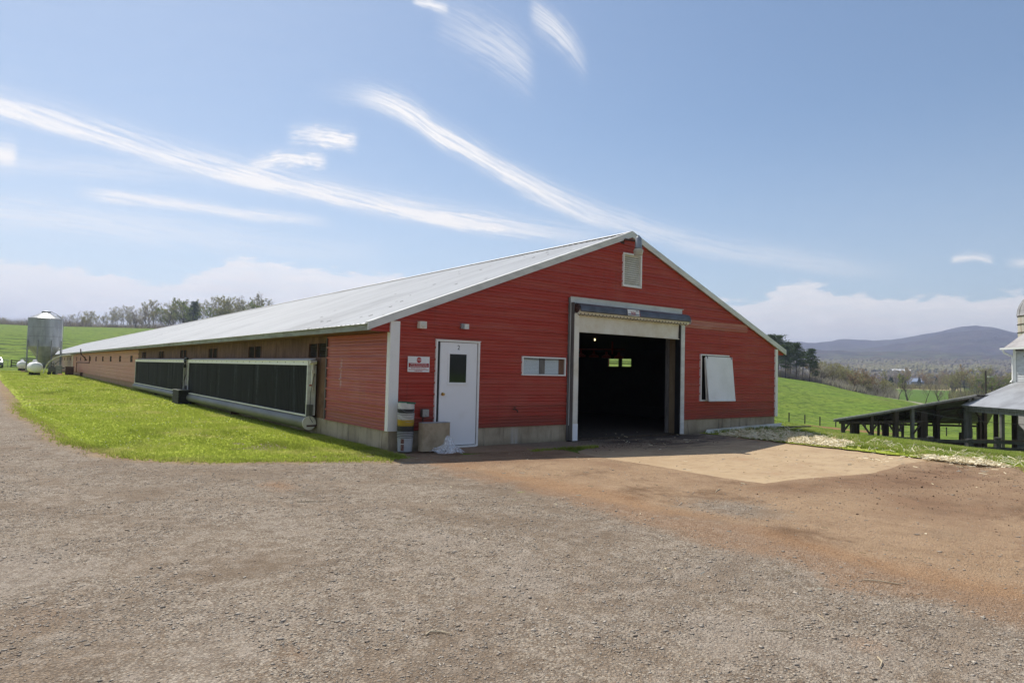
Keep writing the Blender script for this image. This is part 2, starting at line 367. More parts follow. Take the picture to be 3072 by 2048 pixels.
# ================================================================== TERRAIN
G0 = -.38
FARV = [(700, -2.5), (900, 1), (1200, 11), (1600, 28), (2000, 50), (2600, 84)]
FARH = [(700, 20), (1000, 24), (1600, 40), (2600, 70)]
KN = {
 -180: [(0, G0), (60, G0), (150, -2), (500, -4)]+FARV, -120: [(0, G0), (60, G0), (150, -1), (500, 6)]+FARV,
 -60: [(0, G0), (60, G0), (120, 2), (400, 16), (520, 18)]+FARH,
 -20: [(0, G0), (100, G0), (130, .2), (160, 2.5), (430, 18.6), (500, 19.6), (560, 18)]+FARH,
 0: [(0, G0), (104, G0), (118, -.3), (130, .2), (160, 2.5), (425, 18.9), (470, 19.6), (540, 18)]+FARH,
 2: [(0, G0), (104, G0), (118, -.3), (135, .2), (160, 2.2), (425, 19.2), (470, 20), (540, 18)]+FARH,
 4: [(0, G0), (165, G0), (185, 2.5), (425, 19.6), (470, 20.4), (540, 18)]+FARH,
 7: [(0, G0), (165, G0), (185, 2.5), (420, 20), (460, 20.8), (540, 19)]+FARH,
 12: [(0, G0), (95, G0), (120, .2), (160, 3.2), (410, 20.5), (450, 21), (540, 19)]+FARH,
 25: [(0, G0), (44, G0), (70, -.6), (120, 1.5), (340, 18.5), (400, 20), (600, 18)]+FARH,
 40: [(0, G0), (31, G0), (50, -.9), (100, -.2), (250, 10), (350, 15.5), (450, 15), (600, 8)]+FARV,
 47: [(0, G0), (27, G0), (45, -1.2), (90, -1.0), (250, 7.5), (350, 12), (420, 11.5), (600, 4)]+FARV,
 54: [(0, G0), (23.5, G0), (30, -.7), (60, -2.2), (90, -2.6), (150, -.2), (250, 4.2), (320, 4.4), (450, 0)]+FARV,
 58.8: [(0, G0), (22.5, G0), (30, -.8), (60, -2.6), (86, -3.75), (105, -3.8), (150, -1.9), (200, .35), (245, 1.55), (300, 1.5), (450, -1.5)]+FARV,
 62.2: [(0, G0), (17, G0), (24, -.64), (41, -1.8), (60, -3.0), (90, -4.5), (110, -4.7), (150, -3.4), (190, -1.7), (232, -.5), (300, -.5), (450, -2)]+FARV,
 65.8: [(0, G0), (16.4, G0), (23, -.68), (42, -1.95), (60, -3.3), (90, -4.8), (110, -4.9), (150, -3.5), (182, -2.5), (215, -3.4), (260, -5.6), (320, -5.5), (500, -3.4)]+FARV,
 68.6: [(0, G0), (15.8, G0), (22, -.68), (43, -2.15), (60, -3.4), (95, -5.1), (140, -5.1), (180, -4.4), (205, -4.4), (240, -5.8), (320, -5.9), (500, -3.8)]+FARV,
 72: [(0, G0), (15, G0), (20, -.66), (45, -2.42), (60, -3.5), (100, -5.4), (200, -6), (320, -6), (500, -4)]+FARV,
 76: [(0, G0), (14.5, G0), (19, -.64), (38, -2), (50, -2.6), (100, -5.5), (200, -6), (320, -6), (500, -4)]+FARV,
 90: [(0, G0), (14, G0), (18, -.5), (38, -2), (60, -3), (120, -5.8), (320, -6), (500, -4)]+FARV,
 120: [(0, G0), (16, G0), (25, -.6), (60, -2.5), (150, -5), (500, -4)]+FARV,
 160: [(0, G0), (60, G0), (150, -2), (500, -4)]+FARV}
KN[180] = KN[-180]
RIDGE = [(-180, 1.5), (-60, 1.6), (-20, 1.5), (20, 1.6), (45, 2.3), (57, 2.75), (59.1, 2.86), (60.9, 2.72), (62.2, 2.85), (63.6, 3.08), (65.0, 3.0), (65.7, 2.96), (66.8, 3.12), (67.8, 3.25), (69.8, 3.68), (71.1, 3.96), (72, 4.05), (73, 3.88), (74.2, 3.45), (78, 2.9), (85, 2.4), (100, 2.6), (130, 2.0), (180, 1.5)]
LR = np.arange(math.log(2.0), math.log(7000), .02); AZ = np.arange(-180, 180.01, .5)
_r = np.exp(LR); T = np.zeros((len(AZ), len(LR)))
ks = sorted(KN); rows = np.array([np.interp(_r, [p[0] for p in KN[k]], [p[1] for p in KN[k]]) for k in ks])
for j in range(len(LR)): T[:, j] = np.interp(AZ, ks, rows[:, j])
def smooth(A, axis, n, it):
    for _ in range(it):
        P = np.pad(A, [(n, n) if i == axis else (0, 0) for i in range(2)], mode='edge')
        A = sum(np.take(P, np.arange(k, k+A.shape[axis]), axis=axis) for k in range(2*n+1))/(2*n+1)
    return A
TS = smooth(smooth(T, 1, 2, 3), 0, 1, 3)
wf = np.clip((_r-16)/16, 0, 1)[None, :]; T = T*(1-wf)+TS*wf
rh = np.tan(np.radians(np.interp(AZ, [p[0] for p in RIDGE], [p[1] for p in RIDGE])))[:, None]
R0 = 3900.0
mt = np.clip((_r-2600)/(R0-2600), 0, 1)[None, :]; fall = np.clip((_r-R0)/2600, 0, 1)[None, :]
top = rh*R0+1.2
T = np.where(_r[None, :] > 2600, (T[:, [np.searchsorted(_r, 2600)-1]])*(1-mt**1.25)+top*mt**1.25, T)
T = T - (fall**1.3)*200
def vnoise(x, y, s, seed=0):
    x = np.asarray(x)/s+seed*17.3; y = np.asarray(y)/s-seed*9.1
    xi, yi = np.floor(x), np.floor(y); fx, fy = x-xi, y-yi; fx = fx*fx*(3-2*fx); fy = fy*fy*(3-2*fy)
    h = lambda a, b: np.modf(np.abs(np.sin(a*127.1+b*311.7+seed*5.7)*43758.5453))[0]
    return (h(xi, yi)*(1-fx)+h(xi+1, yi)*fx)*(1-fy)+(h(xi, yi+1)*(1-fx)+h(xi+1, yi+1)*fx)*fy
def H(x, y):
    x = np.asarray(x, float); y = np.asarray(y, float)
    dx, dy = x-CAM.x, y-CAM.y; r = np.maximum(np.hypot(dx, dy), 2.01); a = np.degrees(np.arctan2(dx, dy))
    i = (np.log(np.clip(r, 2.01, 6900))-LR[0])/.02; j = (a+180)/.5
    i0 = np.clip(i.astype(int), 0, len(LR)-2); j0 = np.clip(j.astype(int), 0, len(AZ)-2); fi = i-i0; fj = j-j0
    h = (T[j0, i0]*(1-fi)+T[j0, i0+1]*fi)*(1-fj)+(T[j0+1, i0]*(1-fi)+T[j0+1, i0+1]*fi)*fj
    w1 = np.clip((r-30)/60, 0, 1); w2 = np.clip((r-500)/900, 0, 1); w3 = np.clip((r-2000)/1500, 0, 1)
    flat = np.where((a < 9) & (r < 150), np.clip((r-112)/30, 0, 1), 1.0)
    h = h + flat*w1*((vnoise(x, y, 9, 1)-.5)*.35+(vnoise(x, y, 28, 2)-.5)*.5)*(1-w2)
    h = h + w2*((vnoise(x, y, 60, 3)-.5)*5+(vnoise(x, y, 25, 4)-.5)*5)
    h = h + w3*((vnoise(x, y, 420, 5)-.5)*80+(vnoise(x, y, 170, 6)-.5)*44+(vnoise(x, y, 60, 7)-.5)*9)*(1-np.clip((r-3700)/200, 0, 1)*.75)
    inb = (x > -.6) & (x < 13.4) & (y > -.2) & (y < 157)
    return np.where(inb, np.minimum(h, G0-.03), h)
def Hs(x, y): return float(H(x, y))
az_l = np.concatenate([np.arange(-180, -8, 4.0), np.arange(-8, 82, .4), np.arange(82, 180.1, 3.5)]); az_l[-1] = 180
r_l = np.concatenate([[2.1], np.exp(np.arange(math.log(3), math.log(6800), .034))])
A, Rr = np.meshgrid(np.radians(az_l), r_l, indexing='ij')
PX, PY = CAM.x+Rr*np.sin(A), CAM.y+Rr*np.cos(A); PZ = H(PX, PY)-.012
V = np.stack([PX, PY, PZ], -1).reshape(-1, 3); na, nr = A.shape
ii, jj = np.meshgrid(np.arange(na-1), np.arange(nr-1), indexing='ij'); q = ii*nr+jj
F = np.stack([q, q+1, q+nr+1, q+nr], -1).reshape(-1, 4)

# --- pasture, woods floor and mountains: one sheet, the colour changes with real distance and height
M_land, nt, b = new_mat('pasture_and_hills')
pos = geo_pos(nt); x, y, z = sep(nt, pos); dx, dy = x-CAM.x, y-CAM.y
rad = (dx*dx+dy*dy).m('SQRT'); azm = dx.m('ARCTAN2', dy)*57.29578
g1 = noise(nt, scaled(nt, pos, (1, 1, .3)), .055, 5, .6); g2 = noise(nt, scaled(nt, pos, (1, 1, .5)), .6, 6, .7); g3 = noise(nt, scaled(nt, pos, (1, 1, 2.2)), .23, 6, .7, .5)
grass = mix(nt, g2.step(.35, .68), (.125, .195, .020), (.205, .265, .04))
grass = mix(nt, g1.step(.38, .68)*.7, grass, (.13, .22, .022))
g4 = noise(nt, scaled(nt, pos, (1, 1, 2.2)), .75, 5, .7, .8)
grass = mix(nt, g3.step(.50, .62)*.55, grass, (.055, .095, .014))
grass = mix(nt, g4.step(.51, .60)*.75, grass, (.045, .075, .012))
grass = mix(nt, g4.step(.45, .36)*.5, grass, (.27, .33, .07))
terr = ((z*7.5+noise(nt, pos, .03, 4, .6)*26.0).m('SINE')*.5+.5)*(noise(nt, scaled(nt, pos, (1, 1, 4)), .11, 4, .6)*1.1+.05)   # cattle tracks that follow the contours of the left hill
hillL = azm.m('MULTIPLY', -1.0).step(-50, -30)*z.m('MULTIPLY', -1.0).step(-10, -7)*rad.step(112, 135)
grass = mix(nt, hillL*terr.step(.40, .58)*.9, grass, (.03, .05, .013))
grass = mix(nt, g1.step(.62, .78)*.5, grass, (.22, .20, .07))
dk = azm.step(62.5, 63.5)*rad.step(236, 250)
grass = mix(nt, dk*.85, grass, mix(nt, g2, (.075, .14, .022), (.10, .17, .03)))
tanf = azm.step(66, 67.2)*azm.m('MULTIPLY', -1.0).step(-71.6, -70.9)*rad.step(455, 475)
grass = mix(nt, tanf*(g2*.4+.65), grass, (.42, .34, .19))
lane = (rad-(azm-66.3)*-9.0-218.0).m('ABSOLUTE').m('MULTIPLY', -1.0).step(-9, -4)*azm.step(65.9, 66.6)*azm.m('MULTIPLY', -1.0).step(-72, -70)
grass = mix(nt, lane, grass, (.40, .38, .29))
# bare red soil where cattle stand near the gate
soil = noise(nt, pos, .12, 4, .6)
gate = ((x-66.0)*(x-66.0)*.02+(y-24.0)*(y-24.0)*.05)
grass = mix(nt, gate.m('MULTIPLY', -1.0).step(-2.2, -.3)*soil.step(.40, .55), grass, (.30, .15, .08))
w1 = noise(nt, scaled(nt, pos, (1, 1, 1)), .0040, 5, .62); w2 = noise(nt, pos, .016, 8, .78); w3 = voro(nt, pos, .07, 'Color')
bare = mix(nt, w2.step(.3, .7), (.045, .036, .036), (.125, .105, .092))
bare = mix(nt, w1.step(.45, .62)*.7, bare, mix(nt, w2.step(.35, .65), (.06, .065, .028), (.16, .165, .065)))
bare = mix(nt, .28, bare, w3, 'OVERLAY')
bare = mix(nt, z.step(60, 190)*.65, bare, mix(nt, w2.step(.38, .62), (.034, .030, .034), (.125, .105, .108)))
far = rad.step(560, 640)
clear = noise(nt, pos, .0028, 2, .5).step(.60, .66)*rad.m('MULTIPLY', -1.0).step(-1500, -1250)
bare = mix(nt, clear, bare, mix(nt, w1.step(.4, .6), (.15, .20, .06), (.36, .26, .17)))
k = mix(nt, far, grass, bare)
nt.links.new(k, b.inputs['Base Color']); b.inputs['Roughness'].default_value = .95; b.inputs['Specular IOR Level'].default_value = .12
bare = bare
hgt = (g2*.2+g4*.3+g3*.3+terr*hillL*.9)*(1.0-far)+(noise(nt, pos, .09, 5, .75)*9.0+noise(nt, pos, .011, 6, .7)*60.0)*far
bn = nt.nodes.new('ShaderNodeBump'); bn.inputs['Strength'].default_value = .9; bn.inputs['Distance'].default_value = 1.0
nt.links.new(hgt.k, bn.inputs['Height']); nt.links.new(bn.outputs[0], b.inputs['Normal'])
land = bpy.data.objects.new('terrain', fast_mesh('terrain', V, F, M_land, smooth=True)); link(land); land['kind'] = 'structure'

# ------------------------------------------------------------------ gravel yard
LAWN = [(-.46, -1.0), (-1.2, -.62), (-2.0, -.28), (-2.68, -.06), (-3.1, .22), (-3.49, .6), (-3.9, 1.3), (-4.21, 2.2), (-4.5, 3.4), (-4.68, 4.7), (-4.74, 7.4), (-4.95, 9.6), (-5.18, 12), (-5.3, 15.5), (-5.38, 20), (-5.6, 28), (-5.9, 38), (-6.15, 48), (-6.3, 60), (-6.6, 75), (-7.2, 95)]
VERGE = [(9.12, -.45), (9.10, -1.5), (9.08, -3.2), (9.05, -4.6), (8.98, -5.5), (9.2, -6.2), (9.25, -6.9), (8.9, -7.15), (8.5, -7.4), (8.2, -8.2), (8.4, -9.6), (8.9, -11.5), (9.8, -14)]
def jag(P, step, amp, seed):
    rr = random.Random(seed); o = []
    for (a, b), (c, d) in zip(P, P[1:]):
        L = math.hypot(c-a, d-b); st = step*(1+max(0, b)*.12); n = max(1, int(L/st)); nx, ny = -(d-b)/L, (c-a)/L
        for i in range(n):
            t = i/n; q = (rr.random()-.5)*2*amp*(1 if i else .5); o.append((a+(c-a)*t+nx*q, b+(d-b)*t+ny*q))
    return o+[P[-1]]
def seg_d(px, py, P):
    best = np.full(px.shape, 1e9)
    for (a, b), (c, d) in zip(P, P[1:]):
        L2 = (c-a)**2+(d-b)**2; t = np.clip(((px-a)*(c-a)+(py-b)*(d-b))/L2, 0, 1)
        best = np.minimum(best, np.hypot(px-a-t*(c-a), py-b-t*(d-b)))
    return best
def sheet_grid(xs, ys):
    gx, gy = np.meshgrid(xs, ys, indexing='ij'); n0, n1 = gx.shape
    i, j = np.meshgrid(np.arange(n0-1), np.arange(n1-1), indexing='ij'); q = i*n1+j
    return gx.ravel(), gy.ravel(), np.stack([q, q+n1, q+n1+1, q+1], -1).reshape(-1, 4)
def yard_height(x, y):
    near = np.clip(1-np.hypot(x-1, y+5)/16, 0, 1)
    return (vnoise(x, y, 1.3, 11)-.5)*.03*near + (vnoise(x, y, .45, 12)-.5)*.014*near + (vnoise(x, y, .16, 13)-.5)*.008*near
def sstep(d, a, b_):
    t = np.clip((d-a)/(b_-a), 0, 1); return t*t*(3-2*t)
xs = np.concatenate([np.arange(-14, -7, .5), np.arange(-7, 9.4, .09), [9.4]]); ys = np.concatenate([np.arange(-40, -12, 2.0), np.arange(-12, .6, .09), np.arange(.6, 14, .3), np.arange(14, 122, 4)])
gx, gy, F = sheet_grid(xs, ys)
gz = G0-.001-.075*sstep(np.minimum(np.minimum(gx-3.2, 9.0-gx), gy+5.85+.12*np.sin(gx*1.3)), -.15, .55)*(gx < 9.05)-.05*((gx > 1.1) & (gx < 4.3) & (gy > -.9))+yard_height(gx, gy)*np.where((gx > -.2) & (gy > -.3), 0, 1)+.004+np.clip((gy-14)/8, 0, 1)*.03
dl = seg_d(gx, gy, LAWN)
clay = np.exp(-(seg_d(gx, gy, [(.0, -1.9), (.1, -3.2), (.3, -5), (.1, -6.7), (.05, -8), (.1, -9), (-.1, -12)])/.62)**2)
clay2 = np.exp(-(seg_d(gx, gy, [(2.6, -3.3), (2.4, -5), (3.0, -6.0), (5, -6.5), (8, -6.6)])/.62)**2)
mud = np.exp(-(np.hypot(gx-5.8, gy+8.0)/2.6)**2)+.8*np.exp(-(np.hypot((gx-3.4)/1.5, gy+8.0)/1.0)**2)+.6*np.exp(-(np.hypot((gx-2.4)/.8, (gy+9.6)/1.2))**2)
half = 1/(1+np.exp(-(gx-.25+.9*(vnoise(gx, gy, 1.6, 15)-.5))/.22))*np.clip((-gy-.8)*1.2, 0, 1)
grpatch = np.exp(-(np.hypot((gx-1.25)/.75, (gy+6.6)/1.0))**2)+.5*np.exp(-(np.hypot((gx-2.2)/1.0, (gy+8.6)/.5))**2)
half = half*np.clip(1-grpatch*.75, 0, 1)
wall = np.exp(-((gy+.9)/.9)**2)*np.clip((gx+1)*.7, 0, 1)*np.clip((4.2-gx), 0, 1)+.7*np.exp(-((gy+1.7)/1.2)**2)*np.clip((gx+.5), 0, 1)*np.clip((3.6-gx), 0, 1)
blot = sum(a*np.exp(-(np.hypot((gx-cx)/sx, (gy-cy)/sy))**2) for cx, cy, sx, sy, a in [(-2.9, -2.6, .28, .5, 1), (-2.35, -7.75, .08, .1, .9), (-.5, -8.8, .35, .3, .6), (-5.4, -6.4, .4, .5, .5), (-1.6, -9.4, .2, .2, .5), (-4.4, -7.7, .2, .2, .5), (-1, -4.9, .3, .5, .3)])
def trk(P, off, w=.16):
    Q = []
    for (a, b_), (c, d) in zip(P, P[1:]):
        L_ = math.hypot(c-a, d-b_); Q.append((a-(d-b_)/L_*off, b_+(c-a)/L_*off))
    return np.exp(-(seg_d(gx, gy, Q)/w)**2)
TR1 = [(-7.0, 60), (-6.6, 30), (-6.2, 12), (-5.6, 4), (-4.4, -1.2), (-2.6, -3.4), (.2, -4.6), (3.2, -5.2), (6, -6.4), (9, -9)]
TR2 = [(7, -3), (5.2, -6.2), (3.9, -7.4), (1.6, -8.2), (-1.5, -9), (-4, -9.2)]
RU = [[(3.6, -6.3), (3.0, -6.9), (2.7, -7.8), (3.0, -8.8)], [(9.0, -8.6), (7.2, -8.0), (5.0, -8.3), (3.0, -9.4), (1.6, -10.8)], [(8.6, -9.6), (6.6, -9.0), (4.6, -9.4), (2.8, -10.6)], [(2.3, -3.2), (2.0, -4.6), (2.4, -6.0), (3.6, -7.4), (5.6, -8.6)], [(.9, -3.0), (.8, -4.8), (1.2, -6.6), (2.4, -8.2)], [(6.5, -6.6), (5.4, -7.4), (4.9, -8.8), (5.3, -10.2)], [(1.0, -8.6), (-.3, -8.9), (-1.0, -8.8)]]
rut = np.clip(sum(np.exp(-(seg_d(gx, gy, P)/.10)**2)*(.5+.5*np.sin(np.hypot(gx, gy)*26)**2) for P in RU), 0, 1)
track = np.clip(sum(trk(P, o) for P in (TR1, TR2) for o in (-.8, .8)), 0, 1)
M_grav, nt, b = new_mat('gravel_and_clay'); pos = geo_pos(nt)
aC, aM, aE, aH, aT = (attr(nt, q_) for q_ in ('clay', 'mud', 'edge', 'half', 'track'))
warp = noise(nt, pos, 1.1, 5, .6)
v1 = voro(nt, pos, 58, 'Color'); v2 = voro(nt, pos, 130, 'Color'); d1 = X(nt, voro(nt, pos, 58)); d2 = X(nt, voro(nt, pos, 130))
sv = sep(nt, v1)[0]; sv2 = sep(nt, v2)[1]
big = noise(nt, pos, .75, 5, .62); mid = noise(nt, pos, 3.2, 5, .65); fine = noise(nt, pos, 26, 4, .7)
dirt = mix(nt, mid.step(.35, .65), (.30, .22, .148), (.215, .155, .104))
dirt = mix(nt, fine.step(.4, .65)*.5, dirt, (.30, .225, .155))
stone = mix(nt, sv, (.235, .195, .15), (.50, .425, .33)); stone2 = mix(nt, sv2, (.20, .165, .125), (.45, .38, .30))
k = mix(nt, sv2.step(.45, .55)*(cover*.6+.2), dirt, stone2)
pat = noise(nt, pos, .42, 6, .72, .9)
cover = (big*1.5+mid*1.0+pat*1.4-1.42).clamp()
k = mix(nt, sv.step(.50, .56)*cover.step(.22, .62)*.95, k, stone)
k = mix(nt, d1.step(.34, .55)*.5, k, (.10, .08, .065))
cl7 = noise(nt, pos, 7.5, 5, .7)
k = mix(nt, cl7.step(.50, .64)*.40, k, (.45, .385, .315))
k = mix(nt, cl7.step(.47, .36)*.45, k, (.15, .108, .074))
k = mix(nt, pat.step(.52, .66)*.40, k, (.37, .315, .26))
k = mix(nt, pat.step(.48, .36)*.5, k, (.195, .142, .095))
k = mix(nt, (aT*(warp*1.6-.1)).step(.15, .8)*.6, k, mix(nt, mid.step(.4, .62), (.30, .23, .165), (.22, .165, .118)))
hf = (aH*(warp*1.6+big*.8-.02)).step(.22, .85)
k = mix(nt, hf*.66, k, mix(nt, fine.step(.38, .66)*.7, mix(nt, mid.step(.40, .60), (.265, .150, .072), (.37, .225, .120)), (.46, .30, .17)))
k = mix(nt, hf*(pat*.6+big*.6).step(.60, .74)*.7, k, (.135, .075, .038))
aR = attr(nt, 'rut')
k = mix(nt, (aR*(warp*1.8-.2)).step(.1, .8)*.55, k, (.135, .078, .042))
k = mix(nt, hf*(cl7*.5+pat*.6).step(.60, .46)*.35, k, (.50, .36, .23))
cl = (aC*(warp*2.6+pat*1.2-1.05)).step(.22, .85)
k = mix(nt, cl*.5, k, mix(nt, fine.step(.35, .65), (.25, .13, .06), (.36, .20, .10)))
md = (aM*(warp*2.2-.3)).step(.22, .95)
k = mix(nt, md*.72, k, mix(nt, mid.step(.4, .62), (.25, .145, .085), (.16, .092, .055)))
ed = (aE*(warp*1.2+.3)).step(.25, .85)
k = mix(nt, ed*.8, k, mix(nt, mid.step(.4, .62), (.37, .26, .14), (.24, .15, .072)))
nt.links.new(k, b.inputs['Base Color']); b.inputs['Roughness'].default_value = .92; b.inputs['Specular IOR Level'].default_value = .2
bump(nt, b, (d1.m('MULTIPLY', -1.0)*.6+d2.m('MULTIPLY', -1.0)*.4+fine*.4+mid*.5), .85, .022)
me = fast_mesh('gravel_yard', np.stack([gx, gy, gz], -1), F, M_grav, {'clay': np.clip(clay+blot, 0, 1), 'mud': np.clip(clay2*.6+mud*.6+wall, 0, 1), 'half': np.clip(half+.5*wall, 0, 1), 'track': track, 'edge': np.exp(-(dl/.62)**2)*np.where(gy < 60, 1, 1)}, smooth=True)
yard = bpy.data.objects.new('gravel_yard', me); link(yard); yard['kind'] = 'structure'

# ------------------------------------------------------------------ lawn sheet and grassy verge
M_lawn, nt, b = new_mat('lawn_soil_and_turf'); pos = geo_pos(nt)
n1 = noise(nt, pos, .8, 5, .6); n2 = noise(nt, pos, 18, 4, .7); n3 = noise(nt, scaled(nt, pos, (1, .25, 1)), .5, 4, .6)
k = mix(nt, n2.step(.35, .65), (.26, .33, .032), (.40, .45, .065))
k = mix(nt, n1.step(.5, .68)*.7, k, (.46, .42, .15)); k = mix(nt, n3.step(.56, .7)*.5, k, (.07, .12, .018))
nt.links.new(k, b.inputs['Base Color']); b.inputs['Roughness'].default_value = .95; b.inputs['Specular IOR Level'].default_value = .1
bump(nt, b, n2, .8, .04)
lawn_edge = jag(LAWN, .14, .05, 3)
ed = sorted(lawn_edge, key=lambda p: p[1]); V_, F_ = [], []
for i, (px, py) in enumerate(ed):
    zz = G0+.010+.035*min(1, max(0, (py-14)/8)); V_ += [(px, py, zz), (.12 if py > -.02 else min(.05, px+.5), py, zz)]
    if i: F_.append((2*i-2, 2*i-1, 2*i+1, 2*i))
me = bpy.data.meshes.new('lawn'); me.from_pydata(V_, [], F_); me.materials.append(M_lawn)
lawn = bpy.data.objects.new('lawn', me); link(lawn); lawn['kind'] = 'structure'
verge_edge = jag(VERGE, .16, .07, 5)
bm = bmesh.new()
poly = verge_edge + [(26, -14), (26, -.2), (13.2, -.2), (13.2, -.06), (9.12, -.06)]
bm.faces.new([bm.verts.new((px, py, 0)) for px, py in poly])
for i in range(1, 60):
    bmesh.ops.bisect_plane(bm, geom=bm.verts[:]+bm.edges[:]+bm.faces[:], plane_co=(8+i*.33, 0, 0), plane_no=(1, 0, 0))
for i in range(1, 42):
    bmesh.ops.bisect_plane(bm, geom=bm.verts[:]+bm.edges[:]+bm.faces[:], plane_co=(0, -14+i*.33, 0), plane_no=(0, 1, 0))
bmesh.ops.triangulate(bm, faces=bm.faces[:])
vx_ = np.array([v.co.x for v in bm.verts]); vy_ = np.array([v.co.y for v in bm.verts]); vz_ = H(vx_, vy_)
def verge_lift(x, y):
    e = np.minimum(seg_d(x, y, VERGE)/.5, 1)
    return .02+e*(.015+(vnoise(x, y, .8, 21)-.3)*.06)
vz_ = vz_+verge_lift(vx_, vy_)*np.clip((26-vx_)/4, 0, 1)*np.clip((vy_+14)/2, 0.3, 1)
for v, zz in zip(bm.verts, vz_): v.co.z = zz
me = bpy.data.meshes.new('grass_verge'); bm.to_mesh(me); bm.free(); me.materials.append(M_lawn); me.shade_smooth()
verge = bpy.data.objects.new('grass_verge', me); link(verge); verge['kind'] = 'structure'

# ------------------------------------------------------------------ concrete apron and walk
M_conc, nt, b = new_mat('stained_concrete'); pos = geo_pos(nt); x, y, z = sep(nt, pos)
n1 = noise(nt, pos, 1.0, 6, .62); n2 = noise(nt, pos, 9, 6, .7); n3 = noise(nt, scaled(nt, pos, (.5, 1.6, 1)), 1.6, 6, .7, .8)
k = mix(nt, n1.step(.35, .68), (.46, .34, .205), (.385, .27, .16)); k = mix(nt, n2.step(.45, .7)*.4, k, (.46, .36, .26))
k = mix(nt, n3.step(.54, .70)*.15, k, (.22, .14, .085)); k = mix(nt, n1.step(.58, .75)*.35, k, (.42, .22, .12)); k = mix(nt, noise(nt, scaled(nt, pos, (.6, 2.5, 1)), 5.0, 6, .7).step(.53, .68)*.6, k, (.20, .125, .07))
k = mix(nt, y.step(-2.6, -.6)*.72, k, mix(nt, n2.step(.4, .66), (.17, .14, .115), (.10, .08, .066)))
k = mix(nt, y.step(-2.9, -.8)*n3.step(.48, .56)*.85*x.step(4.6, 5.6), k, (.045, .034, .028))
de = (y+6.05).m('MINIMUM', (x-2.9)*1.3)
k = mix(nt, (de*-1.6+n3*1.1+n2*.6).step(.45, 1.25)*.8, k, mix(nt, n2.step(.35, .65), (.22, .135, .08), (.31, .20, .125)))
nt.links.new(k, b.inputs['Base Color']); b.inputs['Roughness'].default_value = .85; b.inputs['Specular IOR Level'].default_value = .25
bump(nt, b, n2+n1, .35, .012)
apron_front = jag([(2.95, -3.0), (2.95, -4.3), (2.95, -6.15), (4.6, -6.35), (6.4, -6.4), (8.95, -6.1)], .16, .045, 8)
mb = MB(); poly = [(4.3, -.02), (4.3, -1.02), (3.4, -1.5), (2.95, -2.2)]+apron_front+[(9.02, -4.6), (9.05, -.02)]
n = len(poly)
mb.add([(a, b_, G0-.010) for a, b_ in poly]+[(a, b_, G0-.1) for a, b_ in poly], [tuple(range(n))]+[(i, i+n, (i+1) % n+n, (i+1) % n) for i in range(n)])
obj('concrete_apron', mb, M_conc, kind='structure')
mb = MB(); walk = [(.92, -.02)]+jag([(.92, -.62), (1.6, -.95), (2.6, -1.06), (3.6, -1.0), (4.285, -.98)], .2, .03, 9)+[(4.285, -.02)]
n = len(walk); mb.add([(a, b_, G0+.012) for a, b_ in walk]+[(a, b_, G0-.1) for a, b_ in walk], [tuple(range(n))]+[(i, i+n, (i+1) % n+n, (i+1) % n) for i in range(n)])
obj('concrete_walk', mb, M_conc, kind='structure')

# ------------------------------------------------------------------ haze
haze_on = True
if haze_on:
    m = bpy.data.materials.new('haze'); m.use_nodes = True; nt = m.node_tree; nt.nodes.clear()
    pv = nt.nodes.new('ShaderNodeVolumePrincipled'); o_ = nt.nodes.new('ShaderNodeOutputMaterial'); nt.links.new(pv.outputs[0], o_.inputs['Volume'])
    pv.inputs['Color'].default_value = (.66, .74, 1.0, 1); pv.inputs['Density'].default_value = 2.6e-4; pv.inputs['Anisotropy'].default_value = .35
    mb = MB().box(-7200, 7200, -7200, 7200, float(V[:, 2].min())-3, float(V[:, 2].max())+12)
    hz = obj('haze', mb, m, kind='stuff')
# ================================================================== BARN
W_, LEN, EV, RZ, OV = 12.85, 155.0, 2.0, 4.65, .46
SL = (RZ-EV)/(W_/2+OV)
barn = empty('poultry_barn', (0, 0, G0), 'long low red metal-sided poultry barn with a pale metal gable roof', 'barn')
def profile(z0, z1, cuts=()):
    P = .2286; pts = []
    k0 = int(math.floor(z0/P))-1
    for k in range(k0, int(z1/P)+3):
        c = k*P
        pts += [(c-.024, 0), (c-.013, .030), (c+.013, .030), (c+.026, 0)]
        for q in (P*.36, P*.64): pts += [(c+q-.013, 0), (c+q, .011), (c+q+.013, 0)]
    zs = [p[0] for p in pts]; os_ = [p[1] for p in pts]
    out = sorted(set([z for z in zs if z0 < z < z1]+[z0, z1]+[c for c in cuts if z0 < c < z1]))
    return [(z, float(np.interp(z, zs, os_))) for z in out]
def siding(mb, z0, z1, xl, xr, openings, place):
    cuts = [o[2] for o in openings]+[o[3] for o in openings]
    pr = profile(z0, z1, cuts)
    for (za, oa), (zb, ob) in zip(pr, pr[1:]):
        zm = (za+zb)/2
        L, Rr_ = [xl(za), xl(zb)], [xr(za), xr(zb)]
        if (L[0]+L[1]) >= (Rr_[0]+Rr_[1]): continue
        iv = [(L, Rr_)]
        for (x0, x1, a, c) in openings:
            if not (a < zm < c): continue
            nv = []
            for l, r in iv:
                if x1 <= sum(l)/2 or x0 >= sum(r)/2: nv.append((l, r)); continue
                if x0 > sum(l)/2: nv.append((l, [x0, x0]))
                if x1 < sum(r)/2: nv.append(([x1, x1], r))
            iv = nv
        for l, r in iv:
            mb.quad(place(l[0], oa, za), place(r[0], oa, za), place(r[1], ob, zb), place(l[1], ob, zb))
